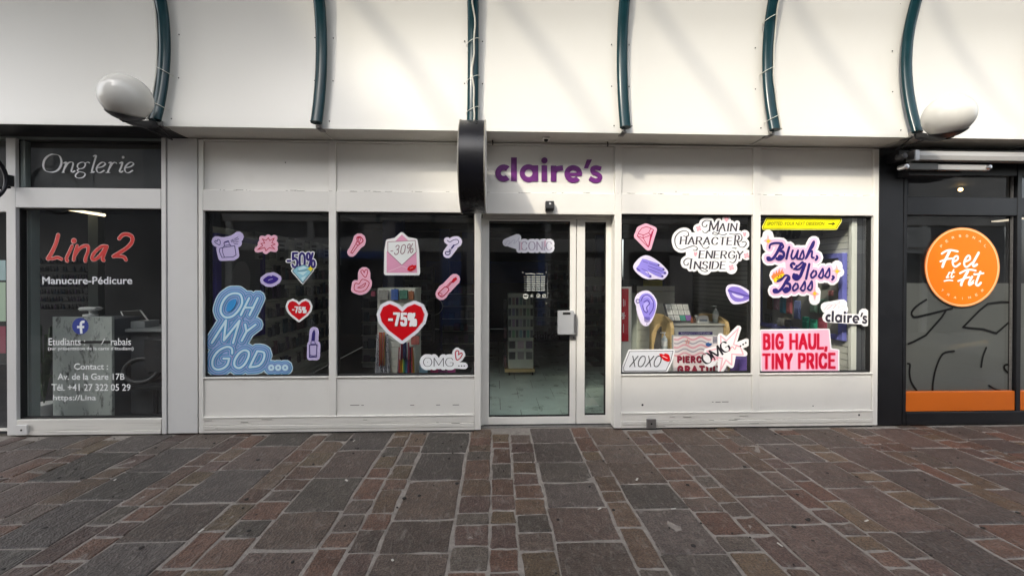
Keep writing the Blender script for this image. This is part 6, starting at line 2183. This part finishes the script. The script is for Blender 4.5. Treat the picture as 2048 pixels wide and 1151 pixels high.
for nm_, txt, x0, y0, x1, y1, bold, lab in (
        ('service_lettering', 'Manucure-Pédicure', 84.5, 553, 264.5, 568, .017, 'bold white lettering naming manicure and pedicure below the red script'),
        ('discount_lettering', 'Etudiants :          rabais', 97, 675.5, 262, 690, .012, 'pale lettering offering a student discount across the marble counter'),
        ('discount_note', "(sur présentation de la carte d'étudiant)", 96, 692.5, 267, 701.5, .012, 'smaller pale lettering in brackets under the student discount line'),
        ('contact_lettering', 'Contact :', 148, 726, 216, 738.5, .012, 'pale lettering heading the contact lines'),
        ('street_lettering', 'Av. de la Gare 17B', 115, 746, 249, 759, .012, 'pale lettering giving the street address'),
        ('phone_lettering', 'Tél. +41 27 322 05 29', 103, 767, 261, 781, .012, 'pale lettering giving the telephone number'),
        ('link_lettering', 'https://Lina', 106, 789, 192, 803, .012, 'pale lettering of an unfinished web link, lowest line')):
    S = Sticker(nm_, lab, 'lettering', 'white lettering on the salon window', Y=.051)
    S.text('lettering', (222, 224, 228) if bold > .015 else Gt, txt, x0, y0, x1, y1, bold=bold)
S = Sticker('slash_mark', 'thin pale slash stroke left of the last word of the student discount line', 'lettering', None, Y=.051)
S.lay('stroke', Gt, st([(203, 688), (209, 677)], .9, sm=False))
S = Sticker('round_logo_sticker', 'round blue sticker with a white letter f above the student discount line', 'sticker', None, 0, 620, 4.426, Y=.051)
S.lay('disc', (46, 62, 142), disc(712, 140, 73, 40))
S.lay('letter', (232, 236, 240), ribbon([(720, 206), (716, 140), (718, 112), (732, 102), (748, 104)], 22) + area([(682, 138), (746, 138), (744, 158), (682, 158)]))

# ---- round orange sign of the gym (crop origin 1800,440, 5.754)
YG = .035
G = Sticker('round_sign', 'round orange sign with white script lettering on the gym window', 'sign', None, 1800, 440, 5.754, Y=YG)
cx, cy, ra, rb_ = 718, 540, 430, 455
c0, c1_ = at(1800 + (cx - ra) / 5.754, 440 + cy / 5.754, YG), at(1800 + (cx + ra) / 5.754, 440 + cy / 5.754, YG)
G.lay('rim', (246, 160, 96), disc(cx, cy, ra, 72, rb_))
G.lay('ring', (250, 205, 150), disc(cx, cy, ra - 14, 72, rb_ - 14))
G.lay('face', (252, 122, 6), disc(cx, cy, ra - 24, 72, rb_ - 24))
FT = [([(480, 385), (530, 355), (590, 345), (665, 360)], 14), ([(570, 360), (540, 420), (505, 490), (490, 535)], 19), ([(465, 475), (530, 450), (600, 440)], 13), ([(610, 480), (660, 455), (665, 420), (640, 415), (610, 460), (610, 510), (640, 535), (690, 500)], 14),
      ([(740, 480), (800, 455), (805, 420), (780, 410), (745, 460), (740, 515), (770, 538), (830, 490)], 14), ([(905, 375), (870, 440), (840, 500), (850, 530), (885, 510)], 17),
      ([(570, 600), (545, 645), (535, 660), (560, 655)], 10), ([(618, 570), (590, 640), (595, 662), (620, 645)], 10), ([(560, 605), (630, 600)], 7), ([(510, 700), (560, 690), (605, 695)], 10),
      ([(690, 610), (760, 575), (820, 570), (870, 580)], 14), ([(780, 590), (740, 660), (710, 720), (705, 745)], 19), ([(670, 700), (740, 670), (800, 655)], 13), ([(830, 650), (795, 715), (800, 745), (840, 720)], 16), ([(925, 595), (890, 680), (875, 735), (900, 750), (930, 720)], 16), ([(860, 625), (960, 610)], 13), ([(800, 735), (850, 690)], 8)]
ad = sum([st(q, r * .84, sub=3) for q, r in FT], []) + disc(858, 622, 14)
G.lay('lettering', (250, 246, 242), ad)
T1 = []
for i, c in enumerate('PERSONAL'):
    a = math.radians(222 + i * (318 - 222) / 7)
    T1 += xf(word(c, -12, 12, 11, 23, pen(2.6), gap=0) if c != 'I' else [], cx + 12 + 340 * math.cos(a), cy - 5 + 355 * math.sin(a), 1.0, rot=a + math.pi / 2)
for i, c in enumerate('TRAINER'):
    a = math.radians(132 - i * (132 - 48) / 6)
    q = word(c, -12, 12, 11, 23, pen(2.6), gap=0) if c != 'I' else st([(0, -12), (0, 11)], 2.6, sm=False)
    T1 += xf(q, cx + 0 + 345 * math.cos(a), cy + 360 * math.sin(a), 1.0, rot=a - math.pi / 2)
G.lay('small_lettering', (252, 222, 180), T1)
# the sign is a board of its own: give it its edge
r_ = (c1_.x - c0.x) / 2
MB().lathe(((c0.x + c1_.x) / 2, YG + .0008, at(1800 + cx / 5.754, 440 + cy / 5.754, YG).z), (0, 1, 0), [(r_ * .985, 0), (r_ * .985, .014)], 64).build('board', ink(200, 96, 30), G.root)
